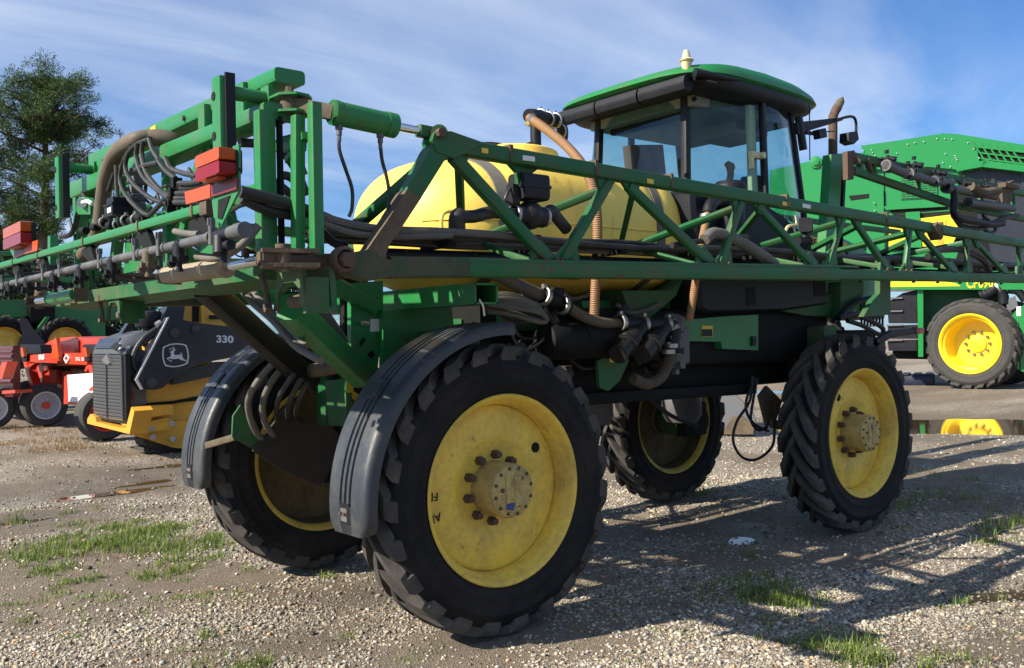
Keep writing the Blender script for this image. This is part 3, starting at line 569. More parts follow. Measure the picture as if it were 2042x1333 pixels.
# ------------------------------------------------------------------ fenders
def fender(y0, y1, c=(0, .925), R=1.06, a0=188, a1=84, outer=-1):
    """arched mudguard: crown strip with rounded edges, lips turned down, two pressed grooves"""
    n = 40; prof = []      # (dy, dr) across the strip
    w_ = y1-y0
    tt = [0, .012, .03, .06, .10, .2, .3]
    for g in (.38, .50, .62): tt += [g-.030, g-.020, g+.020, g+.030]
    tt += [.72, .82, .90, .94, .97, .988, 1.0]
    for t in tt:
        y = y0+w_*t; e = min(t, 1-t)*w_
        dr = 0
        if e < .045: dr = -(.045-math.sqrt(max(0, .045**2-(.045-e)**2)))
        for g in (.38, .50, .62):
            if abs(t-g) < .025: dr -= .016
        prof.append((y, dr))
    prof = [(y0, -.085)]+prof+[(y1, -.085), (y1-.008, -.083)]+[(min(max(y, y0+.008), y1-.008), d-.008) for y, d in prof[::-1]]+[(y0+.008, -.083)]
    rs = []
    for a in sorted(list(np.linspace(a0, a1, n))+[a0+(a1-a0)*q for q in (.083, .087, .418, .422, .498, .502, .858, .862)], reverse=True):
        ta = R_(a); u = (a0-a)/(a0-a1); sh = 1.0
        rr = []
        gf = 1.0 if (.085 < u < .42 or .50 < u < .86) else 0.0
        for y, d in prof:
            yy = y; dd = d
            if gf == 0 and d > -.03 and abs((y-y0)/w_-.50) < .16: dd = 0.0
            sq = 1.0
            if u < .06: q = u/.06; sq = .78+.22*math.sqrt(max(0, 1-(1-q)**2)); yy = (y0+y1)/2+(y-(y0+y1)/2)*sq
            if u > .93: q = (1-u)/.07; sq = .72+.28*math.sqrt(max(0, 1-(1-q)**2)); yy = (y0+y1)/2+(y-(y0+y1)/2)*sq
            rr.append((c[0]+(R+dd)*math.cos(ta), yy, c[1]+(R+dd)*math.sin(ta)))
        rs.append(rr)
    return MB().rings(rs)
def fender_set(y0, y1, stay=None):
    f = part('fender', fender(y0, y1), M['fender'], SP, ang=32)
    ym = y0+(y1-y0)*.52
    def on(a, r): return V3(r*math.cos(R_(a)), ym, .925+r*math.sin(R_(a)))
    # raised badge and the bolted recess
    a = 141; p = on(a, 1.062); t = V3(-math.sin(R_(a)), 0, math.cos(R_(a))); nn = V3(math.cos(R_(a)), 0, math.sin(R_(a)))
    part('fender_badge', MB().beam(p-t*.07, p+t*.07, .12, .016, up=nn, r=.006).beam(p-t*.045+nn*.008, p+t*.045+nn*.008, .075, .008, up=nn), M['fender'], f)
    a = 181.5; p = on(a, 1.056); t = V3(-math.sin(R_(a)), 0, math.cos(R_(a))); nn = V3(math.cos(R_(a)), 0, math.sin(R_(a)))
    part('fender_recess', MB().beam(p-t*.06, p+t*.06, .11, .012, up=nn, r=.004), M['black'], f)
    b = MB().beam(p-t*.03+nn*.006, p+t*.045+nn*.006, .07, .008, up=nn); part('fastening_plate', b, M['steel'], f)
    for s in (-1, 1): part('fender_bolt', MB().bolt(p+V3(0, s*.022, 0)+nn*.01, nn, .010, .016), M['rust'], f)
    # stay arm to the wheel leg
    part('fender_stay', MB().beam(on(172, 1.03), stay, .04, .05), M['mud'], f); part('fender_stay', MB().beam(on(112, 1.03), V3(-.2, ym*.6, 1.6), .05, .05), M['dark'], f)
    return f
fender_set(-1.425, -.99, V3(-.78, -.60, .97)); fender_set(.99, 1.425, U(470, 872, Y=.56))
# ------------------------------------------------------------------ chassis, axles and wheel legs
ch = MB()
for y in (-.42, .42): ch.beam((.75, y, 1.72), (6.3, y, 1.66), .12, .24)
for x in (.85, 1.6, 3.1, 5.2, 6.25): ch.beam((x, -.42, 1.68), (x, .42, 1.68), .12, .20)
part('chassis_frame', ch, GD)
ax = MB()
for x in (0, 4.356):
    ax = MB(); ax.beam((x, -.98, 1.85), (x, .98, 1.85), .22, .18)
    for s in (-1, 1):
        ax.beam((x, s*.86, 1.80), (x, s*.90, .95), .19, .24, w1=.16, h1=.20)
        ax.cyl((x, s*.78, .925), (x, s*1.08, .925), .17, 20)
    part('axle', ax, GD)
mo = MB()
for x in (0, 4.356):
    for s in (-1, 1): part('wheel_motor', MB().cyl((x, s*.62, .925), (x, s*.80, .925), .15, 18).box((x-.05, s*.70, .95), (.34, .14, .36)).cyl((x-.12, s*.62, 1.15), (x-.12, s*.62, 1.75), .05, 10), M['dark'])
# lower cross member visible between the wheels and belly plates
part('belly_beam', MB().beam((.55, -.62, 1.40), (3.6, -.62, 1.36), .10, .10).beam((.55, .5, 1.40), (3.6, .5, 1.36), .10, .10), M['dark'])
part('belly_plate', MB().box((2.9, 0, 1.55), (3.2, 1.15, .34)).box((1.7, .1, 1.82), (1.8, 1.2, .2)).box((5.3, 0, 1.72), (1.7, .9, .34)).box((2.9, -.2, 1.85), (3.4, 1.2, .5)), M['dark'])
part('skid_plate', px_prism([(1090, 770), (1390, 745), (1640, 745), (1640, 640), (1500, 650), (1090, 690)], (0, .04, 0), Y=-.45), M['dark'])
# guard plates by the far rear wheel (as seen between the fenders)
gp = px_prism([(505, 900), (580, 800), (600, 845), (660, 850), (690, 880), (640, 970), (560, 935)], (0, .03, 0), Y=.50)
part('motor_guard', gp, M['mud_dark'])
part('hose_guard', px_prism([(480, 808), (465, 830), (463, 872), (548, 920), (560, 912), (500, 850)], (0, .02, 0), Y=.53), GD)
part('rear_leg_panel', px_prism([(648, 760), (690, 755), (690, 850), (655, 850)], (.05, 0, 0), X=-.25), GD)
hz = MB()
for dx, px_ in ((0, [(575, 690), (520, 745), (498, 800), (515, 870), (560, 900)]), (1, [(592, 700), (548, 752), (522, 810), (535, 865), (580, 905)]), (2, [(605, 705), (565, 760), (548, 815), (560, 860), (590, 890)]), (3, [(620, 712), (580, 765), (560, 820), (575, 850), (600, 870)])):
    pass
for k, px_ in enumerate(([(640, 640), (600, 680), (548, 722), (505, 775), (495, 815), (515, 868), (560, 908), (600, 930)], [(650, 645), (612, 690), (565, 732), (532, 780), (524, 825), (545, 870), (590, 905), (620, 925)], [(585, 748), (558, 790), (552, 830), (570, 862), (605, 890)], [(600, 758), (578, 800), (574, 832), (590, 856), (620, 880)], [(612, 765), (594, 805), (592, 830), (606, 850), (630, 870)])):
    n_ = len(px_); part('drive_hose', MB().tube([U(x, y, Y=-.10+.72*min(1, i/(n_-2.))+.02*k) for i, (x, y) in enumerate(px_)], .024 if k < 2 else .019, 10), M['hose_grey'] if k < 2 else HOSE)
# rear frame plates behind the fender (mast of the lift)
mp_ = MB()
mp_.prism([U(x, y, Y=-.50) for x, y in ((700, 565), (764, 560), (764, 640), (752, 745), (700, 752))], (0, .05, 0))
mp_.prism([U(x, y, Y=-.56) for x, y in ((764, 620), (900, 605), (905, 650), (800, 720), (764, 745))], (0, .05, 0))
part('lift_mast_plate', mp_, G)
part('lift_mast_plate', MB().prism([U(x, y, Y=.45) for x, y in ((560, 585), (640, 575), (640, 740), (590, 760), (560, 700))], (0, -.05, 0)), M['dark'])
part('mast_post', MB().beam(U(690, 575, Y=-.35), U(690, 740, Y=-.35), .07, .07), M['dark'])
part('instruction_decal', px_prism([(738, 637), (760, 636), (760, 661), (738, 662)], (0, -.003, 0), Y=-.505), M['white'])
part('mast_slot', px_prism([(716, 683), (727, 672), (728, 680), (718, 692)], (0, -.003, 0), Y=-.505).prism([U(x, y, Y=-.503) for x, y in ((732, 708), (741, 698), (748, 708), (740, 716))], (0, -.003, 0)), M['dark'])
part('mast_pin', MB().cyl(U(722, 742, Y=-.56), U(722, 742, Y=-.42), .028, 14), M['steel'])
part('mast_pin', MB().cyl(U(735, 646, Y=-.56), U(722, 644, Y=-.56), .014), M['steel'])
part('warning_decal', px_prism([(690, 757), (706, 755), (704, 783), (690, 784)], (0, -.003, 0), Y=-.40), M['ydecal'])
part('rear_bulkhead', MB().box((.42, 0, 1.98), (.10, 1.30, .50)), M['dark'])
part('rear_deck', MB().box((.85, 0, 1.98), (1.0, .9, .10)), GD)
# cross beam above the rear axle
xb = MB(); X0 = -.24
pa, pb, pc, pd = U(738, 588, X=X0), U(946, 561, X=X0), U(946, 606, X=X0), U(738, 621, X=X0)
zt = (pa[2]+pb[2])/2; zb = (pc[2]+pd[2])/2; yl, yr = 1.30, pb[1]
for z0, z1, x0, x1 in ((zb, zt, X0, X0+.014), (zb, zt, X0+.17, X0+.184), (zt-.012, zt+.002, X0-.002, X0+.186), (zb-.002, zb+.012, X0-.002, X0+.186)):
    xb.box(((x0+x1)/2, (yl+yr)/2, (z0+z1)/2), (x1-x0, yl-yr, z1-z0), r=.003)
part('rear_cross_beam', xb, G)
part('tank_saddle', MB().prism([U(x, y, Y=-.62) for x, y in ((1160, 600), (1340, 600), (1330, 640), (1170, 650))], (0, 1.2, 0)), G)
for x in (.6, 1.9): part('tank_saddle', MB().box((x, 0, 2.02), (.16, 1.3, .16)), G)
part('tank_saddle', MB().prism([U(x, y, Y=-.80) for x, y in ((1240, 580), (1340, 580), (1362, 556), (1348, 590), (1290, 640), (1262, 640))], (0, .5, 0)), GD)
# ------------------------------------------------------------------ tank
tk = MB(); rs = []
T0, T1, TDR, TDF, TA, TB_, TC, TZ, TP = -.12, 2.75, .86, .60, .88, .66, .50, 2.70, 2.15; TS = (.47, 2.08)
def tankf(x):
    if x < T0+TDR: f = max(.012, 1-min((T0+TDR-x)/TDR, 1)**TP)**(1/TP)
    elif x > T1-TDF: f = max(.012, 1-min((x-T1+TDF)/TDF, 1)**TP)**(1/TP)
    else: f = 1
    return f
xs = np.concatenate([T0+TDR*np.linspace(0, 1, 18)**1.9, np.linspace(T0+TDR+.03, T1-TDF-.03, 40), T1-TDF*(1-np.linspace(0, 1, 14)**.52)])
for x in xs:
    f = tankf(x)
    gro = 0
    for g in TS:
        gro = max(gro, math.exp(-((x-g)/.055)**2))
    f2 = f*(1-.028*gro)
    A = TA*f2; Bt = TB_*f2; Bb = TC*f**.8
    sag = .07*math.exp(-((x-TS[0])/.22)**2)
    ring = []
    for t in np.linspace(0, 2*math.pi, 56, endpoint=False):
        cs, sn = math.cos(t), math.sin(t); e = 2/2.55
        y = A*math.copysign(abs(cs)**e, cs); z = (Bt if sn > 0 else Bb)*math.copysign(abs(sn)**e, sn)
        if sn > 0: z -= sag*sn
        ring.append((x, y, TZ+z))
    rs.append(ring)
tk.rings(rs); TANK = part('solution_tank', tk, M['tank'], ang=60)
def tank_ring(x, add, n=56):
    f = tankf(x)
    f *= (1-.028*max(math.exp(-((x-g)/.055)**2) for g in TS)); out = []
    for t in np.linspace(0, 2*math.pi, n, endpoint=False):
        cs, sn = math.cos(t), math.sin(t); e = 2/2.55
        y = (TA*f+add)*math.copysign(abs(cs)**e, cs); z = ((TB_ if sn > 0 else TC)*f+add)*math.copysign(abs(sn)**e, sn)
        if sn > 0: z -= .07*math.exp(-((x-TS[0])/.22)**2)*sn
        out.append((x, y, TZ+z))
    return out
for xx in TS:
    part('tank_strap', MB().rings([tank_ring(xx-.045, -.02), tank_ring(xx-.045, .012), tank_ring(xx+.045, .012), tank_ring(xx+.045, -.02)], cap=False), M['hose_grey'], TANK)
dome = MB(); dome.lathe([(.42, -.06), (.415, .02), (.39, .075), (.34, .095), (.20, .105), (0, .107)], (1.22, 0, 3.33), (0, 0, 1), 40)
part('tank_dome', dome, M['tank'], TANK)
part('tank_lid', MB().lathe([(.20, 0), (.20, .04), (.17, .06), (0, .065)], (1.35, .1, 3.43), (0, 0, 1), 28), M['black'], TANK)
part('tank_seam', MB().tube([(x, -TA*tankf(x)*(1-.028*max(math.exp(-((x-g)/.055)**2) for g in TS))-.001, TZ+.02) for x in np.linspace(T0+.12, T1-.05, 40)], .007, 6, sub=2), M['tank'], TANK)
for y_, z_ in ((-.85, 2.35), (-.76, 2.41)): part('shadow_pipe', MB().cyl((-.65, y_, z_), (1.15, y_, z_), .042, 10), M['dark'])  # unseen pipes added behind the bottom chord to darken the ground
part('tank_moulding', MB().tube([U(x, y, Y=-.865) for x, y in ((880, 455), (882, 430), (895, 422), (920, 424))], .013, 8), M['tank'], TANK)
# top plumbing on the tank
tp = MB(); q = U(1068, 260, Y=-.15)
tp.cyl(q+V3(0, 0, -.16), q+V3(0, 0, .10), .045, 16)
e0 = U(1055, 231, Y=-.30); e1 = U(1115, 243, Y=-.05)
tp.tube([e0, U(1070, 232, Y=-.22), U(1090, 237, Y=-.12), e1], .055, 14)
tp.tube([e1, U(1122, 262, Y=-.05), U(1120, 285, Y=-.02)], .05, 12)
part('fill_manifold', tp, BLK, SP)
for px_ in ((1078, 233), (1092, 238), (1107, 241), (1116, 262)):
    p = U(*px_, Y=-.13); part('hose_clamp', MB().lathe([(.058, -.014), (.066, -.012), (.066, .012), (.058, .014)], p, nrm(e1-e0), 20).box(p+V3(0, 0, .07), (.02, .02, .03)), M['steel'], SP)
part('tank_line', MB().tube([U(x, y, Y=-.2) for x, y in ((945, 288), (985, 287), (1030, 294), (1062, 285))], .014, 8), HOSE)
part('fill_hose', MB().tube([U(1055, 235, Y=-.32), U(1085, 255, Y=-.50), U(1130, 292, Y=-.75), U(1165, 335, Y=-.95), U(1183, 380, Y=-1.04), U(1191, 440, Y=-1.06), U(1190, 520, Y=-1.05), U(1187, 580, Y=-1.02), U(1183, 660, Y=-.98)], .036, 16, rib=.05, pitch=.016), M['hose_org'], ang=25)
part('fill_hose', MB().tube([U(1412, 425, Y=-1.12), U(1402, 470, Y=-1.14), U(1392, 530, Y=-1.12), U(1381, 600, Y=-1.10), U(1374, 640, Y=-1.08)], .031, 14, rib=.05, pitch=.015), M['hose_org'], ang=25)
for px_, a in (((1058, 240), V3(.5, -.5, -.5)), ((1409, 432), V3(-.1, 0, -1))):
    p = U(*px_, Y=-.34 if px_[0] < 1200 else -1.12); part('hose_clamp', MB().lathe([(.045, -.018), (.055, -.016), (.055, .016), (.045, .018)], p, a, 18), M['steel'])
part('filler_elbow', MB().tube([U(1412, 428, Y=-1.12), U(1418, 408, Y=-1.10), U(1434, 400, Y=-1.02), U(1455, 410, Y=-.9)], .052, 14), BLK)
# ------------------------------------------------------------------ cab
ZB, ZT = 2.72, 4.02
def cabpt(i, z):
    """plan corners of the cab, leaning in towards the top"""
    pl = [(2.78, -.57), (3.55, -.86), (4.30, -.74), (4.55, -.40), (4.55, .40), (4.30, .74), (3.55, .86), (2.78, .57)]
    x, y = pl[i]; t = (z-ZB)/(ZT-ZB)
    return V3(x+(.06 if i in (0, 7) else .03 if i in (1, 6) else -.20 if i in (2, 5) else -.30)*(t-.4), y*(1-.05*t), z)
cp = MB()
for i, wd in ((0, .07), (1, .055), (2, .055), (5, .055), (6, .055), (7, .07)):
    cp.beam(cabpt(i, ZB-.3), cabpt(i, ZT+.10), wd, wd, up=(0, 1, 0))
for z in (ZB-.02, ZT+.02):
    for i in range(8): cp.beam(cabpt(i, z), cabpt((i+1) % 8, z), .06, .06)
CAB = part('cab', cp, M['blackpaint'])
part('cab_floor', MB().prism([cabpt(i, ZB-.12) for i in range(8)], (0, 0, .08)), M['blackpaint'], CAB)
part('cab_skirt', MB().rings([[cabpt(i, ZB-.62) for i in range(8)], [cabpt(i, ZB+.12) for i in range(8)]]), M['blackpaint'], CAB)
def pane(i, j, bulge, name='side_window', zt=ZT, zb=ZB+.13):
    a0, a1, b0, b1 = cabpt(i, zb), cabpt(j, zb), cabpt(i, zt), cabpt(j, zt); n_ = nrm(np.cross(a1-a0, b0-a0)); mb = MB(); rs = []
    for v in np.linspace(0, 1, 7):
        row = []
        for u in np.linspace(0, 1, 11):
            p = (a0*(1-u)+a1*u)*(1-v)+(b0*(1-u)+b1*u)*v
            row.append(p+n_*bulge*(math.sin(math.pi*(1-u)**.62) if (i, j) == (6, 7) else 1-(2*u-1)**2)*(.5+.5*(1-(2*v-1)**2)))
        rs.append(row)
    mb.rings(rs, closed=False, cap=False)
    return part(name, mb, M['glass'], CAB, ang=80)
pane(7, 0, .05, 'rear_window'); pane(0, 1, .06, 'door_window'); pane(1, 2, .06); pane(2, 3, .06, 'windshield_corner'); pane(3, 4, .08, 'windshield'); pane(4, 5, .06, 'windshield_corner'); pane(5, 6, .06); pane(6, 7, .17, 'door_window')
def outline(x0, x1, y, z, n=48, e=5.0, inset=0, lift=0):
    xc, a = (x0+x1)/2, (x1-x0)/2-inset; out = []
    for t in np.linspace(0, 2*math.pi, n, endpoint=False):
        c_, s_ = math.cos(t), math.sin(t); X_ = a*math.copysign(abs(c_)**(2/e), c_); Y_ = (y-inset)*math.copysign(abs(s_)**(2/e), s_)
        out.append(V3(xc+X_, Y_*(1-.06*(X_/a)), z+lift*(1-(X_/a)**2)+.02*(1-(Y_/y)**2)))
    return out
rf = MB(); rf.rings([outline(2.50, 4.68, .90, 4.085, inset=.015, lift=.03), outline(2.46, 4.70, .92, 4.11, lift=.035), outline(2.47, 4.68, .915, 4.15, inset=.01, lift=.05), outline(2.52, 4.62, .90, 4.19, inset=.04, lift=.07), outline(2.60, 4.50, .88, 4.215, inset=.14, lift=.08), outline(2.75, 4.3, .80, 4.225, inset=.30, lift=.08)])
part('cab_roof', rf, M['green'], CAB, ang=50)
ru = MB(); ru.rings([outline(2.72, 4.40, .80, 3.985, inset=.05), outline(2.60, 4.52, .86, 3.995, inset=.01), outline(2.52, 4.62, .895, 4.04, lift=.02), outline(2.51, 4.64, .895, 4.088, lift=.03)])
part('roof_liner', ru, BLK, CAB, ang=50)
for ya, yb_ in ((-.80, -.27), (-.25, .27), (.29, .80)):
    part('roof_bolster', MB().beam((2.55, ya, 4.03), (2.55, yb_, 4.03), .13, .15, r=.06), BLK, CAB)
part('roof_corner_flap', MB().tube([(2.56, -.86, 4.10), (2.75, -.93, 4.09), (3.05, -.95, 4.10)], .045, 10, r1=.01), BLK, CAB)
part('wiper_arm', MB().tube([(2.60, -.60, 4.12), (2.62, -.86, 4.05), (2.70, -.98, 4.01)], .011, 6), M['dark'], CAB)
# receiver on the roof
q = U(1369, 130, Y=-.75)
rc = MB().cyl(q+V3(0, 0, -.05), q+V3(0, 0, .03), .035, 14, .05).lathe([(.02, .02), (.058, .03), (.064, .040), (.05, .050), (.038, .058), (.030, .10), (.022, .125), (0, .128)], q, (0, 0, 1), 20)
part('roof_receiver', rc, M['cream'], CAB)
# interior
se = MB(); s0 = V3(3.27, .06, 0)
se.beam(s0+V3(-.28, 0, 3.02), s0+V3(-.36, 0, 3.68), .12, .50, up=(1, 0, 0), r=.05).box(s0+V3(0, 0, 2.98), (.58, .54, .14), r=.05).cyl(s0+V3(0, 0, 2.68), s0+V3(0, 0, 2.95), .16, 12)
part('operator_seat', se, M['seat'], CAB)
st = MB().lathe([(.21, -.016), (.226, 0), (.21, .016), (.194, 0)], (3.98, 0, 3.18), (-.5, 0, .86), 28, close=True).beam((3.98, 0, 3.18), (4.15, 0, 2.75), .08, .08)
for a in (0, 2.1, 4.2): st.tube([(3.98, 0, 3.175), (3.98+.2*math.cos(a)*.86, .2*math.sin(a), 3.18+.2*math.cos(a)*.5)], .012, 6, smooth=False)
part('steering_wheel', st, BLK, CAB)
part('arm_console', MB().box((3.52, -.40, 3.02), (.62, .22, .22), r=.04).box((3.70, -.40, 3.14), (.24, .20, .05)), M['seat'], CAB)
hq = U(1455, 372, Y=-.42)
part('drive_lever', MB().tube([hq+V3(0, 0, -.05), hq+V3(0, 0, .05), hq+V3(.02, 0, .12), hq+V3(.0, 0, .19), hq+V3(-.03, 0, .215)], .033, 10).sphere(hq+V3(.01, -.01, .185), .05, 10, 8, (1, .8, .9)), M['brown'], CAB)
part('door_post_trim', MB().beam(cabpt(1, ZB+.1)+V3(-.10, .06, 0), cabpt(1, ZT-.05)+V3(-.10, .06, 0), .09, .05, up=(0, 1, 0)), M['cream'], CAB)
part('door_latch', MB().box(cabpt(1, 3.5)+V3(-.12, .0, 0), (.16, .05, .06)).cyl(cabpt(1, 3.5)+V3(-.06, .0, 0), cabpt(1, 3.5)+V3(-.06, -.05, .0), .03, 10).box(cabpt(1, 3.44)+V3(-.19, .0, 0), (.03, .04, .14)), M['cream'], CAB)
part('headliner', MB().box((3.55, 0, 3.96), (1.5, 1.3, .10)).box((3.85, -.25, 3.86), (.5, .5, .16), r=.04), M['ceil'], CAB)
vt = MB()
for k in range(9): vt.box((3.62+.045*k, -.505, 3.87), (.018, .012, .085))
part('air_vent', vt, M['dark'], CAB)
part('monitor', MB().box((3.85, -.48, 3.32), (.05, .20, .16), rz=.4).beam((3.86, -.46, 3.1), (3.86, -.46, 3.26), .03, .03, up=(0, 1, 0)), BLK, CAB)
part('rear_visor', MB().box((2.93, 0, 3.93), (.04, .98, .16)), M['dark'], CAB)
for (x, y) in ((1383, 198), (1368, 350)):
    part('glass_fastener', MB().bolt(U(x, y, Y=-.66), V3(-.3, -1, 0), .022, .02, 10), M['dark'], CAB)
# unseen deck and rails, added beyond the cab to fill the ground shadow
part('shadow_deck', MB().box((4.5, 1.32, 2.28), (3.8, .86, .06)).box((3.0, .72, 2.2), (.4, .5, .08)), M['dark'])
for x in (2.8, 4.5, 6.2): part('shadow_deck_post', MB().cyl((x, 1.72, 2.28), (x, 1.72, 3.1), .018, 8), BLK)
part('shadow_deck_rail', MB().cyl((2.8, 1.72, 3.1), (6.2, 1.72, 3.1), .018, 8), BLK)
# mirror and lamp arms at the front right
ma = MB(); ma.prism([U(x, y, Y=-.95) for x, y in ((1590, 244), (1672, 235), (1682, 240), (1610, 262), (1592, 268))], (0, .05, 0))
ma.tube([U(x, y, Y=-.97) for x, y in ((1670, 239), (1692, 233), (1703, 235), (1707, 246), (1707, 268))], .014, 8, sub=4)
ma.beam(U(1592, 232, Y=-.93), U(1602, 300, Y=-.93), .06, .06)
part('mirror_arm', ma, BLK)
part('work_lamp', px_prism([(1693, 264), (1710, 262), (1713, 278), (1703, 288), (1692, 282)], (0, .10, 0), Y=-1.02), BLK)
part('work_lamp', MB().beam(U(1607, 265, Y=-.95), U(1632, 268, Y=-.95), .025, .035).beam(U(1628, 269, Y=-.97), U(1642, 266, Y=-.97), .07, .09).beam(U(1640, 264, Y=-.95), U(1663, 262, Y=-.95), .012, .012), BLK)
part('aerial', MB().tube([U(1614, 210, Y=-.9), U(1615, 320, Y=-.9)], .006, 6, smooth=False), BLK)
# exhaust stack with slanted tip
ex = MB().tube([U(1661, 420, Y=-.62), U(1661, 250, Y=-.62), U(1662, 232, Y=-.62), U(1669, 215, Y=-.62)], .046, 18, sub=4)
part('exhaust_stack', ex, M['rust'])
et0 = U(1668, 218, Y=-.62); et1 = U(1681, 194, Y=-.62)
part('exhaust_tip', MB().cyl(et0, et0*.35+et1*.65, .049, 18, .041).tube([et0*.35+et1*.65, et1], .041, 12, smooth=False, r1=.007), M['hose_tan'])
# ------------------------------------------------------------------ hood, side tank, steps
hd = MB(); rs = []
for x, zt, hw, zb in ((4.55, 3.02, .56, 2.10), (4.9, 3.00, .58, 2.10), (5.5, 2.92, .58, 2.05), (5.8, 2.86, .57, 2.0), (6.1, 2.76, .54, 2.0), (6.3, 2.58, .48, 2.02), (6.38, 2.35, .42, 2.05)):
    rs.append([(x, -hw, zb), (x, -hw, zt-.22), (x, -hw*.94, zt-.10), (x, -hw*.74, zt-.02), (x, 0, zt+.02), (x, hw*.74, zt-.02), (x, hw*.94, zt-.10), (x, hw, zt-.22), (x, hw, zb)])
hd.rings(rs); HOOD = part('hood', hd, M['green'])
dq = U(1622, 476, Y=-.584)
part('hood_stripe', px_prism([(1560, 460), (1690, 485), (1690, 500), (1560, 482)], (0, .01, 0), Y=-.584), M['ydecal'], HOOD)
a0 = U(1572, 481, Y=-.588); a1 = U(1650, 482, Y=-.588)
part('hood_lettering', text_mb('DEERE', .105, a1-V3(.50, 0, .045), (1, 0, -.05), (0, 0, 1), .003), BLK, HOOD)
gr = MB()
for k in range(8): gr.beam(U(1718+6*k, 596+k, Y=-.60), U(1718+6*k, 652, Y=-.60), .018, .02, up=(0, 1, 0))
part('grille_slats', gr, BLK, HOOD)
# large black moulded side tank under the cab window
stn = MB(); rs = []
for y, ins in ((-.45, .0), (-.84, .0), (-.90, .02), (-.93, .06)):
    pts = [(1372, 385), (1400, 372), (1475, 372), (1560, 430), (1640, 500), (1645, 560), (1650, 570), (1650, 608), (1560, 622), (1400, 626), (1388, 618), (1382, 560)]
    c_ = sum(U(x, yy, Y=-.9) for x, yy in pts)/len(pts); ring = []
    for x, yy in pts:
        p = U(x, yy, Y=-.9); p = c_+(p-c_)*(1-ins); ring.append(V3(p[0], y, p[2]))
    rs.append(ring)
stn.rings(rs); ST = part('side_tank', stn, M['black'], ang=30)
part('side_tank_neck', MB().cyl(U(1455, 470, Y=-.95), U(1456, 388, Y=-.95), .13, 24).cyl(U(1456, 388, Y=-.95), U(1456, 372, Y=-.95), .15, 24, .145).cyl(U(1456, 372, Y=-.95), U(1456, 364, Y=-.95), .145, 24, .12), BLK, ST)
part('side_tank_recess', px_prism([(1488, 575), (1505, 572), (1507, 608), (1489, 610)], (0, -.004, 0), Y=-.931), M['dark'], ST)
part('side_tank_recess', px_prism([(1622, 560), (1646, 560), (1646, 590), (1624, 592)], (0, -.004, 0), Y=-.931), M['dark'], ST)
part('tool_box', MB().prism([U(x, y, Y=-.88) for x, y in ((1350, 640), (1438, 632), (1512, 628), (1512, 699), (1440, 696), (1438, 682), (1350, 680))], (0, .40, 0)), G)
part('warning_decal', px_prism([(1399, 650), (1421, 650), (1421, 672), (1399, 672)], (0, -.003, 0), Y=-.882), M['ydecal'])
part('warning_decal', px_prism([(1400, 657), (1420, 657), (1420, 671), (1400, 671)], (0, -.003, 0), Y=-.886), BLK)
part('box_latch', px_prism([(1497, 671), (1505, 671), (1504, 690), (1497, 690)], (0, -.02, 0), Y=-.88), BLK)
fp = MB().prism([U(x, y, Y=-.86) for x, y in ((1560, 620), (1640, 598), (1690, 560), (1706, 560), (1716, 600), (1690, 636), (1672, 632), (1610, 630))], (0, .06, 0))
fp.prism([U(x, y, Y=-.95) for x, y in ((1676, 562), (1722, 560), (1722, 588), (1700, 610), (1676, 634))], (0, .14, 0))
part('front_fender_panel', fp, M['green_dirty'])
arch = MB(); ap = [U(x, y, Y=-1.0) for x, y in ((1672, 636), (1690, 615), (1716, 600), (1745, 595), (1770, 597))]
arch.tube(ap, .03, 8); part('fender_arch', arch, BLK)
part('front_hose', MB().tube([U(x, y, Y=-.95) for x, y in ((1660, 640), (1700, 628), (1735, 640), (1760, 655), (1755, 668), (1720, 650), (1690, 640))], .025, 8), HOSE)
part('front_hose', MB().tube([U(x, y, Y=-.93) for x, y in ((1690, 628), (1730, 628), (1758, 628))], .03, 8), HOSE)
mk = MB(); mk.beam(U(1745, 684, Y=-1.25), U(1775, 666, Y=-1.25), .05, .07).beam(U(1772, 667, Y=-1.25), U(1824, 660, Y=-1.25), .05, .07, w1=.04, h1=.06)
part('marker_arm', mk, BLK); part('marker_lamp', MB().beam(U(1823, 660, Y=-1.25), U(1829, 660, Y=-1.25), .05, .07), M['redlens']); part('marker_lamp', MB().beam(U(1829.5, 660, Y=-1.25), U(1839, 660, Y=-1.25), .045, .06), M['amber'])
# boom cradle in front
part('boom_cradle', MB().prism([U(x, y, Y=-1.72) for x, y in ((1755, 520), (1776, 517), (1776, 628), (1722, 632), (1740, 600), (1755, 585))], (0, .05, 0)), M['green_dirty'])
part('boom_rest_post', MB().prism([U(x, y, Y=-1.15) for x, y in ((1658, 308), (1681, 306), (1680, 560), (1642, 560))], (0, .09, 0)), G)
part('rest_pad', MB().prism([U(x, y, Y=-1.15) for x, y in ((1681, 306), (1689, 312), (1678, 560), (1667, 560))], (0, .07, 0)), BLK)
# ------------------------------------------------------------------ plumbing on the right side
at0, at1 = U(1090, 680, Y=-.95), U(1250, 680, Y=-.95)
part('air_tank', MB().lathe([(.0, -.045), (.08, -.04), (.12, -.02), (.135, .02), (.137, .1), (.137, .78), (.125, .83), (0, .85)], at0, nrm(at1-at0), 32).cyl(at0-V3(.06, 0, 0), at0-V3(.03, 0, 0), .015, 8), M['dark'])  # near-black colour carries the shade of the fender and hoses
for dx in (.32, .62): part('air_tank_band', MB().lathe([(.138, -.02), (.141, -.018), (.141, .018), (.138, .02)], at0+V3(dx, 0, 0), (1, 0, 0), 32), M['dark'])
part('main_hose', MB().tube([U(x, y, Y=-1.02) for x, y in ((935, 530), (985, 545), (1030, 568), (1082, 590))], .045, 14), M['hose_grey'])
part('main_hose', MB().tube([U(x, y, Y=-1.04) for x, y in ((1130, 610), (1160, 630), (1195, 643), (1235, 645))], .040, 14), M['hose_tan'])
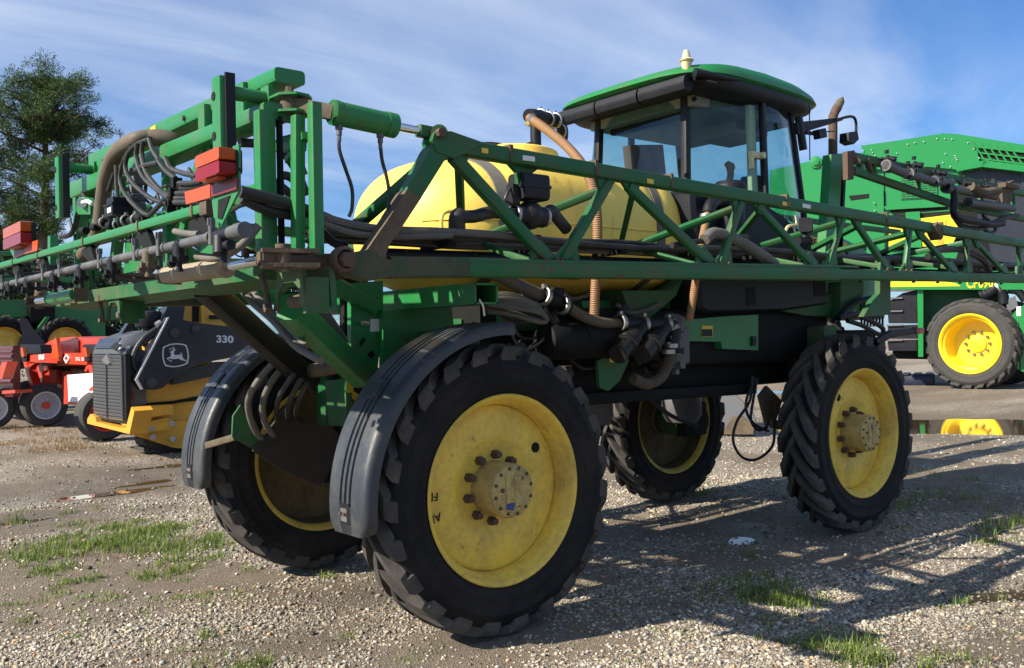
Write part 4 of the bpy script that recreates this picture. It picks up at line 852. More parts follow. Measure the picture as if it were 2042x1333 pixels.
part('hose_valve', MB().tube([U(x, y, Y=-1.03) for x, y in ((1082, 588), (1108, 600), (1132, 612))], .06, 14).box(U(1106, 590, Y=-1.03), (.10, .10, .12)), BLK)
for px_, d in (((1086, 592), V3(1, 0, -.35)), ((1122, 610), V3(1, 0, -.3)), ((1237, 644), V3(1, 0, 0)), ((1284, 648), V3(1, -.2, 0)), ((1333, 647), V3(.9, -.4, 0)), ((1342, 656), V3(.2, -.4, -1)), ((1338, 690), V3(0, 0, 1)), ((1332, 702), V3(0, 0, 1))):
    p = U(*px_, Y=-1.06); r0 = .062 if px_[0] < 1330 else .05
    part('hose_clamp', MB().lathe([(r0-.006, -.018), (r0+.006, -.016), (r0+.006, .016), (r0-.006, .018)], p, d, 22).box(p+V3(0, 0, r0+.012), (.03, .03, .03)), M['steel'])
mf = MB(); mf.tube([U(x, y, Y=-1.05) for x, y in ((1238, 645), (1285, 648), (1330, 648), (1344, 658), (1340, 690))], .056, 14)
for a, b, c in (((1280, 650), (1255, 680), (1232, 706)), ((1325, 652), (1302, 682), (1280, 706))):
    mf.tube([U(*a, Y=-1.06), U(*b, Y=-1.12), U(*c, Y=-1.18)], .062, 14)
part('pump_manifold', mf, BLK)
for b, c in (((1262, 672), (1232, 708)), ((1308, 674), (1280, 708))):
    part('capped_port', MB().cyl(U(*b, Y=-1.10), U(*c, Y=-1.19), .078, 18, .072).cyl(U((b[0]*2+c[0])/3, (b[1]*2+c[1])/3, Y=-1.115), U((b[0]+c[0])/2, (b[1]+c[1])/2, Y=-1.15), .088, 18), M['blackpaint'])
part('pump_hose', MB().tube([U(x, y, Y=-1.0) for x, y in ((1338, 690), (1334, 720), (1318, 752), (1290, 766), (1262, 755))], .045, 12), M['mud'])
pu = MB().cyl(U(1340, 660, Y=-.92), U(1346, 632, Y=-.92), .10, 20, .085).box(U(1350, 690, Y=-.92), (.12, .16, .30)).cyl(U(1345, 735, Y=-.92), U(1345, 705, Y=-.92), .09, 16)
for p in ((1360, 700), (1353, 728), (1344, 742)): pu.bolt(U(*p, Y=-1.0), V3(0, -1, 0), .025, .04)
part('product_pump', pu, M['steelgrey'])
part('pump_guard', px_prism([(1192, 720), (1250, 690), (1254, 720), (1236, 760), (1214, 780), (1196, 772)], (0, .03, 0), Y=-.98), GD)
part('warning_decal', px_prism([(1215, 708), (1231, 708), (1231, 723), (1215, 723)], (0, -.003, 0), Y=-.984), M['ydecal'])
r8 = np.random.default_rng(17)
for k in range(20):
    a_ = (r8.uniform(960, 1280), r8.uniform(585, 730)); b_ = (a_[0]+r8.uniform(30, 130), a_[1]+r8.uniform(-35, 55)); dz = r8.uniform(10, 45); y_ = -.72-.26*r8.uniform()
    part('service_hose', MB().tube([U(*a_, Y=y_), U(a_[0]*.7+b_[0]*.3, a_[1]*.7+b_[1]*.3+dz, Y=y_-.03), U(a_[0]*.3+b_[0]*.7, a_[1]*.3+b_[1]*.7+dz*.7, Y=y_-.05), U(*b_, Y=y_)], r8.choice([.010, .014, .019]), 7), HOSE if k % 3 else M['hose_grey'])
for k in range(9):
    q = U(r8.uniform(1110, 1340), r8.uniform(690, 755), Y=-.80); part('service_valve', MB().cyl(q, q+V3(0, -.10, .01), .035, 10).box(q+V3(.02, -.03, .04), (.07, .06, .05)), M['mud_dark'])
cl_ = MB()
for k in range(7):
    a = k*.35; cx_, cy_ = 1022+k*2, 612+k*3
    cl_.tube([U(cx_-62+rng.uniform(-6, 6), cy_-22+rng.uniform(-5, 5), Y=-1.1-.012*k), U(cx_-5, cy_-24+k*1.5, Y=-1.12-.012*k), U(cx_+42, cy_-6, Y=-1.12-.012*k), U(cx_+56, cy_+8, Y=-1.12-.012*k), U(cx_+40, cy_+18-k, Y=-1.1-.012*k), U(cx_-20, cy_+8-k*2, Y=-1.08-.012*k), U(cx_-62, cy_-8, Y=-1.06-.012*k)], .018, 8)
part('coiled_hose', cl_, M['hose_grey'])
part('zip_tie', MB().tube([U(956, 598, Y=-1.42), U(963, 610, Y=-1.44), U(966, 630, Y=-1.42)], .006, 6), M['white'])
for px_ in ([(1500, 750), (1495, 800), (1470, 840), (1462, 880), (1480, 912), (1510, 916), (1540, 890), (1545, 850)], [(1510, 755), (1500, 810), (1498, 840), (1512, 858), (1530, 852)], [(1505, 755), (1488, 800), (1492, 830), (1510, 850), (1532, 860)]):
    part('hanging_hose', MB().tube([U(x, y, Y=-.72) for x, y in px_], .013, 8), HOSE)
part('hose_bracket', MB().beam(U(1538, 845, Y=-.80), U(1578, 853, Y=-.80), .03, .08).prism([U(x, y, Y=-.74) for x, y in ((1515, 790), (1530, 770), (1560, 800), (1545, 850), (1530, 850))], (0, .03, 0)), M['mud'])
part('underside_hose', MB().tube([U(x, y, Y=-.3) for x, y in ((1255, 760), (1300, 800), (1340, 830), (1390, 850))], .02, 8), HOSE)
part('drain_tank', MB().lathe([(.0, 0), (.16, .02), (.21, .10), (.21, .36), (.15, .46), (0, .48)], U(1360, 845, Y=.55), (0, 0, 1), 22), M['steelgrey'])
part('drain_tank', MB().lathe([(.0, 0), (.13, .02), (.16, .10), (.16, .5), (0, .52)], U(1190, 850, Y=.35), (0, 0, 1), 20), M['steelgrey'])
# ------------------------------------------------------------------ rear centre frame that carries the booms
RF = thing  # (kept short)
XB = -1.64
def yb(x0, x1, ya, yb_, z0a, z0b, z1a, z1b):  # box along Y with own heights at both ends
    m = MB()
    def ring(y, z0, z1): 
        r = .018; out = []
        for (cx_, cz_, t0) in ((x1-r, z1-r, 0), (x0+r, z1-r, 90), (x0+r, z0+r, 180), (x1-r, z0+r, 270)):
            for t in (t0, t0+45, t0+90): out.append((cx_+r*math.cos(R_(t)), y, cz_+r*math.sin(R_(t))))
        return out
    return m.rings([ring(ya, z0a, z1a), ring(yb_, z0b, z1b)])
zt = U(550, 131, X=XB)[2]; zb = U(550, 161, X=XB)[2]; x1 = U(608, 141, Y=-1.63)[0]
zt2 = U(178, 306, X=XB)[2]; zb2 = U(178, 340, X=XB)[2]
part('top_beam', yb(XB, x1, -1.63, 1.63, zb, zb2, zt, zt2), G)
X2 = -1.72; ya = U(525, 200, X=X2)[1]; yb2 = U(139, 378, X=X2)[1]
za, zaa = U(522, 203, X=X2)[2], U(522, 236, X=X2)[2]; zc, zcc = U(142, 362, X=X2)[2], U(142, 395, X=X2)[2]
part('upper_beam', yb(X2, X2+.16, ya, yb2, zaa, zcc, za, zc), G)
# rest posts with rubber strips and their stubs
for px0, y in ((440, -1.52), (122, 1.50)):
    z1 = U(px0, 148 if y < 0 else 308, X=-1.90)[2]; z0 = U(px0, 300 if y < 0 else 432, X=-1.90)[2]
    r_ = part('rest_post', MB().beam((-1.87, y, z0), (-1.87, y, z1), .065, .105, up=(0, 1, 0), r=.014), G)
    part('rubber_strip', MB().beam((-1.852, y-.062, z0), (-1.852, y-.062, z1+.015), .05, .018, up=(0, 1, 0)), BLK, r_)
    for z in (z1-.09, z0+.08): part('post_hole', MB().cyl((-1.900, y+.018, z), (-1.906, y+.018, z), .022, 16), M['dark'], r_)
    part('post_stub', MB().cyl((-1.86, y-.02, z1-.07), (-1.62, y-.02, z1-.07), .035, 16).box((-1.64, y-.02, z1-.09), (.03, .10, .16)), G, r_)
# frame uprights
up = MB()
for y in (-1.64, 1.64):
    part('frame_column', MB().beam((-1.705, y, 2.28), (-1.705, y, 3.02), .09, .08, up=(0, 1, 0)), G)
part('column_lining', MB().beam((-1.635, -1.66, 2.3), (-1.635, -1.66, 3.0), .02, .04, up=(0, 1, 0)), M['dark'])
dg = MB()
for y0, z0, y1, z1 in ((-1.05, 2.42, -.72, 3.12), (-.2, 2.40, -.75, 3.12), (.3, 2.42, .75, 3.14), (1.1, 2.42, .78, 3.14), (-.05, 2.36, -.05, 3.1)):
    dg.beam((-1.62, y0, z0), (-1.62, y1, z1), .08, .07, up=(1, 0, 0))
for y in (-1.25, 1.25): dg.beam((-1.60, y, 3.08), (-1.60, y, 3.25), .14, .12, up=(0, 1, 0))
for y in (-.75, .78): dg.beam((-1.60, y, 3.06), (-1.60, y, 3.24), .16, .1, up=(0, 1, 0))
dg.beam((-1.62, -1.6, 2.66), (-1.62, 1.6, 2.70), .07, .09)
part('frame_brace', dg, G)
for y in (-.72, .74): part('frame_web', MB().prism([(-1.60, y-.22, 2.4), (-1.60, y+.22, 2.4), (-1.60, y+.1, 2.95), (-1.60, y-.1, 2.95)], (.02, 0, 0)), G)
# lower beam with the two tilt cylinders
XL = -1.72
l0 = U(522, 522, X=XL); l1 = U(522, 556, X=XL); m0 = U(112, 590, X=XL); m1 = U(112, 612, X=XL)
lb = MB(); lb.rings([[(XL, l0[1], l1[2]), (XL, l0[1], l0[2]), (XL+.24, l0[1], l0[2]), (XL+.24, l0[1], l1[2]-.03)], [(XL, m0[1], m1[2]), (XL, m0[1], m0[2]), (XL+.24, m0[1], m0[2]), (XL+.24, m0[1], m1[2]-.03)]])
part('lower_beam', lb, GD)
for (a, b, c, d, gl) in (((334, 550), (448, 534), (518, 520), (330, 548), GD), ((152, 588), (103, 597), (74, 601), (155, 588), G)):
    X = -1.90; A, B, C_ = U(*a, X=X), U(*b, X=X), U(*c, X=X)
    cy = part('tilt_cylinder', MB().cyl(A, B, .047, 24).cyl(B, B+nrm(B-A)*.02, .052, 24), M['clay'] if a[0] > 300 else G)
    part('cylinder_rod', MB().cyl(B, C_, .023, 18), M['chrome'], cy)
    part('cylinder_lug', MB().prism([A+V3(-.02, y, z) for y, z in ((-.02, -.05), (.10, -.035), (.10, .035), (-.02, .05))], (.09, 0, 0)).cyl(A+V3(-.04, .06, 0), A+V3(.08, .06, 0), .02, 12), M['mud'], cy)
for px_, X in (((540, 513), -1.88), ((62, 600), -1.88)):
    p = U(*px_, X=X); k = MB(); k.beam(p+V3(-.02, .06, .03), p+V3(.22, -.02, .03), .14, .022).beam(p+V3(-.02, .06, -.035), p+V3(.22, -.02, -.035), .14, .022).cyl(p+V3(.06, 0, -.065), p+V3(.06, 0, .06), .036, 14).box(p+V3(.0, .04, 0), (.07, .08, .05))
    part('hinge_block', k, MUD)
# hanging pivot brackets under the lower beam with brown pins
for px_, X, s in (((575, 600), -1.70, 1), ((225, 628), -1.70, 1)):
    p = U(*px_, X=X); t = .55
    br = MB(); br.prism([p+V3(0, y*t, z*t+.02) for y, z in ((.20, .26), (-.26, .24), (-.30, -.09), (-.22, -.09), (-.20, .06), (-.10, .12), (.10, .12), (.20, .04), (.22, -.12), (.30, -.12))], (.02, 0, 0))
    br.prism([p+V3(.14, y*t, z*t+.02) for y, z in ((.20, .26), (-.26, .24), (-.30, -.10), (-.14, -.10), (-.14, .16), (.14, .16), (.18, -.06), (.30, -.06))], (.03, 0, 0))
    part('pivot_bracket', br, GD)
    part('pivot_pin', MB().cyl(p+V3(.07, .10, 0), p+V3(.07, -.13, 0), .032, 18), MUD)
    part('pivot_plate', MB().box(p+V3(.07, -.145, .02), (.12, .03, .17)), GD)
    part('bracket_hook', MB().tube([p+V3(-.02, .25, .14), p+V3(-.02, .21, .07), p+V3(-.02, .18, 0), p+V3(-.02, .16, -.05)], .016, 8).bolt(p+V3(-.02, .16, -.03), V3(-1, 0, 0), .022, .03), M['mud'])
# parallel lift arms
part('lift_arm', MB().beam(U(575, 612, X=-1.45), U(722, 752, X=-.55), .12, .15), G)
part('lift_arm', MB().beam(U(408, 572, X=-1.50), U(622, 766, X=-.55), .12, .15), M['blackpaint'])
for s_ in (-1, 1): part('lift_arm', MB().beam((-1.5, s_*.55, 2.62), (-.4, s_*.5, 2.1), .08, .10), G)
part('arm_pin', MB().cyl(U(612, 742, X=-.6), U(690, 728, X=-.6), .05, 14), MUD)
part('lift_hose', MB().tube([U(x, y, X=-1.3) for x, y in ((470, 560), (500, 600), (545, 640), (590, 690), (640, 720))], .022, 8).tube([U(x, y, X=-1.28) for x, y in ((490, 560), (520, 600), (570, 650), (610, 690))], .018, 8), M['hose_grey'])
part('lift_cylinder', MB().cyl(U(610, 580, X=-1.3), U(680, 680, X=-.7), .045, 14).cyl(U(590, 560, X=-1.35), U(615, 590, X=-1.25), .025, 12), M['steelgrey'])
# light bar, lamps and reflectors
XLb = -2.04; a = U(412, 412, X=XLb); b = U(-30, 538, X=XLb)
hh = abs(U(380, 411, X=XLb)[2]-U(380, 431, X=XLb)[2])
lbar = part('light_bar', MB().beam((XLb+.02, a[1]+.06, a[2]-.0), (XLb+.02, b[1], b[2]), .045, hh, up=(0, 0, 1), r=.008), G)
part('bar_end_plate', MB().beam(a+V3(.02, .065, -.004), a+V3(.02, -.02, -.004), .06, .07, r=.01), M['mud'], lbar)
for px_ in (384, 275, 165, 74, 24):
    ty = U(px_, 470, X=XLb)[1]; p = a+(b-a)*((ty-a[1])/(b[1]-a[1])); part('bar_clip', MB().beam(p+V3(.02, -.012, 0), p+V3(.02, .012, 0), .055, hh+.016), M['mud'], lbar)
    pl = MB().prism([p+V3(.02, y, z) for y, z in ((.10, -.04), (-.08, -.025), (-.18, -.13), (-.13, -.16), (.07, -.085), (.11, -.085))], (.03, 0, 0)); part('bar_bracket', pl, M['dark'], lbar)
def taillamp(f0, f1, ytop, ymid, ybot, dpx):
    """rear face spans pixel columns f0..f1, the housing reaches forward by dpx metres"""
    X = -2.13; A = U(f0, ymid, X=X); B = U(f1, ymid, X=X); yc, yw = (A[1]+B[1])/2, abs(A[1]-B[1]); zt_ = U((f0+f1)/2, ytop, X=X)[2]; zm = U((f0+f1)/2, ymid, X=X)[2]; zb_ = U((f0+f1)/2, ybot, X=X)[2]
    bk = part('tail_lamp', MB().box((X+dpx+.012, yc, (zt_+zb_)/2), (.03, yw*1.02, zt_-zb_-.01), r=.01), BLK)
    part('amber_lens', MB().box((X+dpx/2, yc, (zt_+zm)/2+.0015), (dpx, yw, zt_-zm-.003), r=.012), M['amber'], bk)
    part('red_lens', MB().box((X+dpx/2, yc, (zb_+zm)/2-.0015), (dpx+.002, yw+.002, zm-zb_-.003), r=.012), M['redlens'], bk)
    part('amber_lens', MB().box((X+dpx/2, yc, zb_-.006), (dpx*.5, yw*.5, .012), r=.004), M['orange_refl'], bk)
XR = -2.045
taillamp(389, 437, 302, 328, 354, .075); taillamp(6, 41, 449, 470, 492, .075)
part('lamp_bracket', px_prism([(464, 292), (476, 288), (476, 380), (443, 447), (427, 440), (422, 398), (424, 372), (440, 350), (464, 340)], (.010, 0, 0), X=XR), G)
part('bracket_opening', px_prism([(436, 399), (460, 390), (443, 438), (435, 436)], (-.003, 0, 0), X=XR-.001), M['dark'])
part('reflector_panel', px_prism([(423, 371), (475, 354), (475, 378), (424, 394)], (-.008, 0, 0), X=XR-.004), M['red_refl'])
part('reflector_panel', px_prism([(372, 384), (423, 368), (423, 395), (375, 408)], (-.010, 0, 0), X=XR-.003), M['orange_refl'])
part('lamp_bracket', px_prism([(41, 450), (53, 446), (53, 490), (30, 500), (28, 516), (20, 500), (20, 480), (40, 478)], (.010, 0, 0), X=XR), G)
part('reflector_panel', px_prism([(29, 494), (52, 487), (51, 507), (30, 515)], (-.008, 0, 0), X=XR-.004), M['red_refl']); part('reflector_panel', px_prism([(52, 487), (78, 479), (77, 500), (52, 507)], (-.010, 0, 0), X=XR-.003), M['orange_refl'])
for y, z in ((-1.2, 3.26), (-.4, 3.27), (.5, 3.28), (1.1, 3.29)): part('beam_bolt', MB().bolt((-1.642, y, z-.03), (-1, 0, 0), .016, .014), M['rust'])
part('frame_decal', MB().box((-1.643, -.95, 3.255), (.004, .16, .05)), M['white']); part('frame_decal', MB().box((-1.643, .15, 3.27), (.004, .10, .05)), M['ydecal'])
# spray pipe with nozzle bodies
PX = -2.10; pa, pb = U(495, 457, X=PX), U(-40, 580, X=PX); dirp = nrm(pb-pa)
def onp(px): 
    y = U(px, 500, X=PX)[1]; t = (y-pa[1])/(pb[1]-pa[1]); return pa+(pb-pa)*t
for i, (q0, q1) in enumerate(((468, 428), (424, 330), (324, 280), (276, 208), (204, 128), (124, 60), (56, 15), (12, -30))):
    part('spray_pipe', MB().cyl(onp(q0), onp(q1), .0235, 18).cyl(onp(q0), onp(q0)+dirp*.03, .028, 18).cyl(onp(q1)-dirp*.03, onp(q1), .028, 18), M['pipe'])
part('pipe_end_cap', MB().cyl(onp(490), onp(474), .034, 22).cyl(onp(476), onp(462), .030, 22), M['pipe'])
part('pipe_end_valve', MB().cyl(onp(464), onp(432), .027, 18).cyl(onp(448)+V3(-.01, .02, -.01), onp(448)+V3(-.02, .0, -.085), .032, 16).cyl(onp(446)+V3(0, 0, -.08), onp(446)+V3(0, 0, -.12), .014, 10).cyl(onp(448)+V3(0, .05, -.05), onp(448)+V3(0, -.07, -.05), .022, 12), BLK)
noz = MB(); noz.cyl((0, 0, .055), (0, 0, -.06), .056, 14).cyl((0, -.07, -.075), (0, .07, -.075), .034, 12).cyl((-.075, 0, -.075), (.075, 0, -.075), .034, 12).cyl((0, 0, -.07), (0, 0, -.17), .026, 10).cyl((0, 0, -.16), (0, 0, -.19), .033, 10).box((0, 0, .07), (.05, .11, .04)).cyl((-.02, .1, -.10), (-.02, .16, -.11), .040, 12)
ME['noz'] = noz.mesh('nozzle_body', BLK); nz2 = noz.mesh('nozzle_body_dusty', M['hose_tan'])
nzp = MB().cyl((0, 0, -.09), (0, 0, .13), .026, 10).box((0, 0, .10), (.06, .03, .06)); ME['clampp'] = nzp.mesh('pipe_clamp', M['pipe'])
for i, px in enumerate((362, 300, 228, 165, 112, 58, 22)):
    o_ = mkobj('nozzle_body', nz2 if px == 300 else ME['noz'], SP, onp(px)+V3(-.012, 0, -.03)); o_.scale = (.52,)*3
for px in (432, 326, 278, 206, 126, 92, 40, 10): o_ = mkobj('pipe_clamp', ME['clampp'], SP, onp(px)+V3(-.022, 0, .01)); o_.scale = (.52,)*3
part('pipe_hose', MB().tube([onp(372)+V3(.05, 0, -.06), onp(400)+V3(.08, 0, -.075), onp(425)+V3(.13, 0, -.03), onp(430)+V3(.2, 0, .06)], .020, 10), M['hose_grey'])
part('pipe_hose', MB().tube([onp(310)+V3(.10, 0, .10), onp(350)+V3(.06, 0, .06), onp(385)+V3(.03, 0, .035)], .017, 10), M['hose_grey'])
# big tan hose, electric valve and hydraulic lines on the frame
bh = [(200, 446), (205, 400), (213, 350), (232, 306), (265, 282), (300, 275), (335, 277), (365, 295)]
part('transfer_hose', MB().tube([U(x, y, X=-1.84+.085*max(0, i-4)) for i, (x, y) in enumerate(bh)], .050, 16, rib=.012, pitch=.014), M['hose_tan'], ang=25)
part('transfer_hose', MB().tube([U(x, y, X=-1.75) for x, y in ((200, 446), (192, 470), (180, 490), (165, 510))], .05, 12), M['hose_tan'])
vb = U(236, 414, X=-1.90)
part('electric_valve', MB().box(vb+V3(0, 0, -.022), (.12, .17, .075), r=.012).box(vb+V3(0, 0, .035), (.10, .14, .045), r=.012, rz=0).box(vb+V3(0, 0, .012), (.13, .18, .012)), BLK)
part('valve_label', MB().box(vb+V3(-.0625, -.03, -.025), (.004, .075, .03)), M['white'])
vc = MB()
for px_ in ((205, 448), (222, 452), (245, 446), (262, 442), (190, 455), (168, 462), (280, 436)):
    q = U(*px_, X=-1.86); part('valve_fitting', MB().cyl(q-V3(0, .05, 0), q+V3(0, .05, .01), .027, 12), M['dark'])
for px_ in ((208, 444), (252, 440), (236, 448), (272, 438)):
    q = U(*px_, X=-1.91); part('hose_clamp', MB().lathe([(.029, -.012), (.035, -.011), (.035, .011), (.029, .012)], q, (0, 1, .2), 16).box(q+V3(0, 0, .04), (.018, .02, .018)), M['steel'])
part('plug_socket', MB().prism([U(x, y, X=-1.80) for x, y in ((153, 400), (158, 393), (176, 394), (180, 402), (180, 428), (156, 428), (152, 420))], (.03, 0, 0)), G)
part('electric_plug', MB().cyl(U(163, 405, X=-1.84), U(168, 404, X=-1.76), .035, 14).tube([U(x, y, X=-1.87) for x, y in ((165, 404), (175, 402), (184, 407))], .014, 8), M['white'])
part('plug_cable', MB().tube([U(x, y, X=-1.78) for x, y in ((155, 428), (150, 450), (140, 468), (122, 472))], .02, 8), HOSE)
arcs = [[(300, 277), (268, 292), (246, 322), (240, 362), (255, 395), (285, 425), (298, 430)], [(298, 278), (305, 300), (325, 330), (352, 362)],
        [(285, 282), (283, 310), (292, 345), (315, 375), (340, 395)], [(274, 286), (272, 316), (285, 352), (312, 378), (342, 400)], [(262, 290), (250, 330), (262, 362), (300, 395), (340, 408)],
        [(298, 430), (322, 405), (345, 378), (358, 372)], [(330, 315), (340, 335), (362, 345), (392, 352)], [(357, 366), (378, 366), (402, 362)], [(357, 376), (385, 374), (420, 364)], [(352, 386), (382, 384), (405, 378)], [(350, 396), (375, 396), (404, 396)], [(348, 404), (372, 404), (400, 404)],
        [(232, 330), (233, 370), (235, 400)], [(228, 345), (222, 362), (216, 380)], [(270, 340), (290, 330), (315, 325)], [(315, 320), (330, 340), (350, 356)]]
for k, a_ in enumerate(arcs): part('hydraulic_hose', MB().tube([U(x, y, X=-1.86-.006*(k % 4)) for x, y in a_], .0145, 8), HOSE)
r9 = np.random.default_rng(5)
for k in range(18):
    x0_, y0_ = r9.uniform(150, 430), r9.uniform(330, 400); x1_ = x0_+r9.uniform(-60, 110); ys_ = lambda x, o: o+(440-x)*.26
    pts = [(x0_, ys_(x0_, y0_-20)), ((x0_*2+x1_)/3+r9.uniform(-12, 12), ys_(x0_, y0_+25)), ((x0_+x1_*2)/3, ys_(x1_, y0_+r9.uniform(10, 60))), (x1_, ys_(x1_, y0_+r9.uniform(-15, 35)))]
    part('frame_line', MB().tube([U(x, min(y, 500), X=-1.76+.008*(k % 9)) for x, y in pts], r9.choice([.009, .012, .015]), 7), HOSE)
for px_ in ((352, 365), (346, 385), (342, 402), (340, 412)): part('hose_block', MB().box(U(*px_, X=-1.87), (.05, .04, .055)), M['dark'])
hv = MB()
for px_ in ((276, 360), (270, 378), (272, 395), (276, 412), (266, 345)): 
    q = U(*px_, X=-1.78); hv.box(q, (.07, .07, .05)); hv.cyl(q+V3(-.06, .02, 0), q+V3(.0, .02, 0), .014, 8)
part('hydraulic_block', hv, M['steelgrey'])
part('drape_hose', MB().tube([U(x, y, Y=-1.76) for x, y in ((478, 382), (520, 392), (580, 408), (640, 432), (690, 452), (740, 458))], .030, 12), HOSE)
part('drape_hose', MB().tube([U(x, y, Y=-1.72) for x, y in ((482, 395), (530, 418), (590, 430), (650, 438))], .028, 12), HOSE)
part('drape_hose', MB().tube([U(x, y, Y=-1.70) for x, y in ((590, 400), (620, 430), (640, 460), (665, 484), (690, 490))], .022, 10), HOSE)
for px_ in ([(478, 285), (520, 288), (560, 300), (590, 340), (612, 390)], [(560, 295), (590, 310), (606, 350)], [(560, 350), (575, 352), (590, 362)], [(560, 372), (575, 385), (580, 400)]):
    part('frame_hose', MB().tube([U(x, y, Y=-1.2) for x, y in px_], .024, 10), HOSE)
# ------------------------------------------------------------------ folded right boom
YB = -1.9
# breakaway mast: clevis, pin and two uprights
q = U(571, 213, Y=-1.62); sc = .62
cv = MB().prism([q+V3(x*sc, y*sc, .034) for x, y in ((-.13, .22), (.14, .22), (.17, -.12), (.10, -.20), (-.02, -.22), (-.12, -.12))], (0, 0, .012)).prism([q+V3(x*sc, y*sc, -.048) for x, y in ((-.13, .22), (.14, .22), (.17, -.12), (.10, -.20), (-.02, -.22), (-.12, -.12))], (0, 0, .012))
part('boom_clevis', cv, G)
part('clevis_pin', MB().cyl(q+V3(0, -.04, -.075), q+V3(0, -.04, .066), .028, 16).cyl(q+V3(0, -.04, -.034), q+V3(0, -.04, .034), .048, 16).bolt(q+V3(0, -.04, .06), V3(0, 0, 1), .02, .03), MUD)
bp0 = q+V3(.02, -.05, 0)
part('boom_link', MB().beam(bp0, U(668, 226, Y=-1.87), .06, .075), MUD)
ups = MB()
for pxs, y in (((594, 232, 594, 506), -1.80), ((627, 206, 632, 510), -1.90)):
    ups.beam(U(pxs[0], pxs[1], Y=y), U(pxs[2], pxs[3], Y=y), .055, .06, up=(0, 1, 0))
ups.beam(U(605, 445, Y=-1.80), U(640, 448, Y=-1.85), .05, .05)
BOOM = part('boom', ups, G, label='near boom folded forward along the right side')
part('boom_brace', MB().beam(U(560, 285, Y=-1.5), U(600, 275, Y=-1.7), .05, .05).beam(U(575, 320, Y=-1.6), U(610, 270, Y=-1.85), .04, .04).beam(U(556, 292, Y=-1.5), U(602, 290, Y=-1.8), .05, .06), G, BOOM)
c0, c1 = U(662, 224, Y=-1.88), U(784, 251, Y=-1.88)
part('fold_cylinder', MB().cyl(c0, c1, .060, 28).cyl(c1-nrm(c1-c0)*.05, c1+nrm(c1-c0)*.008, .064, 28).cyl(c0, c0+nrm(c1-c0)*.03, .063, 28), G, BOOM)
part('cylinder_rod', MB().cyl(c1, U(838, 262, Y=-1.88), .022, 18), M['chrome'], BOOM)
part('rod_eye', MB().beam(U(834, 261, Y=-1.88), U(872, 268, Y=-1.88), .06, .062).cyl(U(876, 266, Y=-1.95), U(876, 266, Y=-1.82), .046, 18), GD, BOOM)
part('rod_pin', MB().bolt(U(876, 266, Y=-1.95), V3(0, -1, 0), .026, .03, 8), M['rust'], BOOM)
for px_, hose_ in (((676, 250), [(676, 268), (677, 300), (690, 340), (702, 378), (702, 415), (696, 432)]), ((758, 266), [(758, 285), (762, 320), (770, 350), (776, 385), (774, 420)])):
    q = U(*px_, Y=-1.88); part('cylinder_fitting', MB().cyl(q+V3(0, 0, .02), q-V3(0, 0, .022), .019, 12).cyl(q-V3(0, 0, .02), q-V3(0, 0, .05), .014, 10).cyl(q-V3(0, 0, .05), q-V3(0, 0, .08), .0105, 10), M['steelgrey'], BOOM)
    part('cylinder_hose', MB().tube([U(x, y, Y=-1.88) for x, y in hose_], .0095, 8), HOSE, BOOM)
# chords
def Pb(x, y, Y=YB): return U(x, y, Y=Y)
t0, t1 = Pb(905, 293), Pb(2042, 487); t2 = t0+(t1-t0)*1.45
part('top_chord', MB().beam(t0-nrm(t1-t0)*.05, t2, .085, .085, up=(0, 0, 1)), M['green_boom'], BOOM)
part('root_plate', MB().prism([Pb(x, y, YB-.05) for x, y in ((868, 262), (900, 262), (965, 285), (930, 306), (905, 316), (870, 302), (862, 280))], (0, .10, 0)), M['green_boom'], BOOM)
b0, b1 = Pb(770, 534), Pb(2042, 558); b2 = b0+(b1-b0)*1.4
bm_ = Pb(1000, 535)
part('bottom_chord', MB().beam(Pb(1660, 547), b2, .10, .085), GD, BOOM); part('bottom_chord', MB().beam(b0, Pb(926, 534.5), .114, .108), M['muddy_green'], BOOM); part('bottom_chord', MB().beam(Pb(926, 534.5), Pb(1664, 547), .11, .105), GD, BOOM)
part('bottom_chord_cap', MB().beam(Pb(905, 521), Pb(1700, 533), .115, .02), M['green_boom'], BOOM)
# muddy root knuckle and lower link
kn = MB().prism([Pb(x, y, YB-.06) for x, y in ((682, 510), (735, 498), (760, 516), (790, 520), (905, 520), (905, 549), (780, 552), (742, 560), (705, 548), (686, 530))], (0, .12, 0))
part('boom_knuckle', kn, M['muddy_green'], BOOM)
part('lower_link', MB().prism([Pb(x, y, YB-.02) for x, y in ((540, 503), (600, 506), (668, 506), (690, 505), (695, 535), (672, 532), (600, 524), (545, 528))], (0, .14, 0)), MUD, BOOM)
part('knuckle_pin', MB().cyl(Pb(681, 518, YB-.10), Pb(681, 518, YB+.1), .060, 20).lathe([(.045, 0), (.062, .01), (.062, .035), (.045, .045)], Pb(681, 518, YB-.105), (0, -1, 0), 20).bolt(Pb(686, 519, YB-.13), V3(0, -1, 0), .038, .05, 6), M['rust'], BOOM)
part('link_foot', MB().prism([Pb(x, y, -1.75) for x, y in ((600, 526), (690, 535), (720, 552), (650, 562), (610, 548))], (0, .1, 0)).bolt(Pb(640, 548, -1.76), V3(0, -1, 0), .04, .03), MUD, BOOM)
dgm = MB()
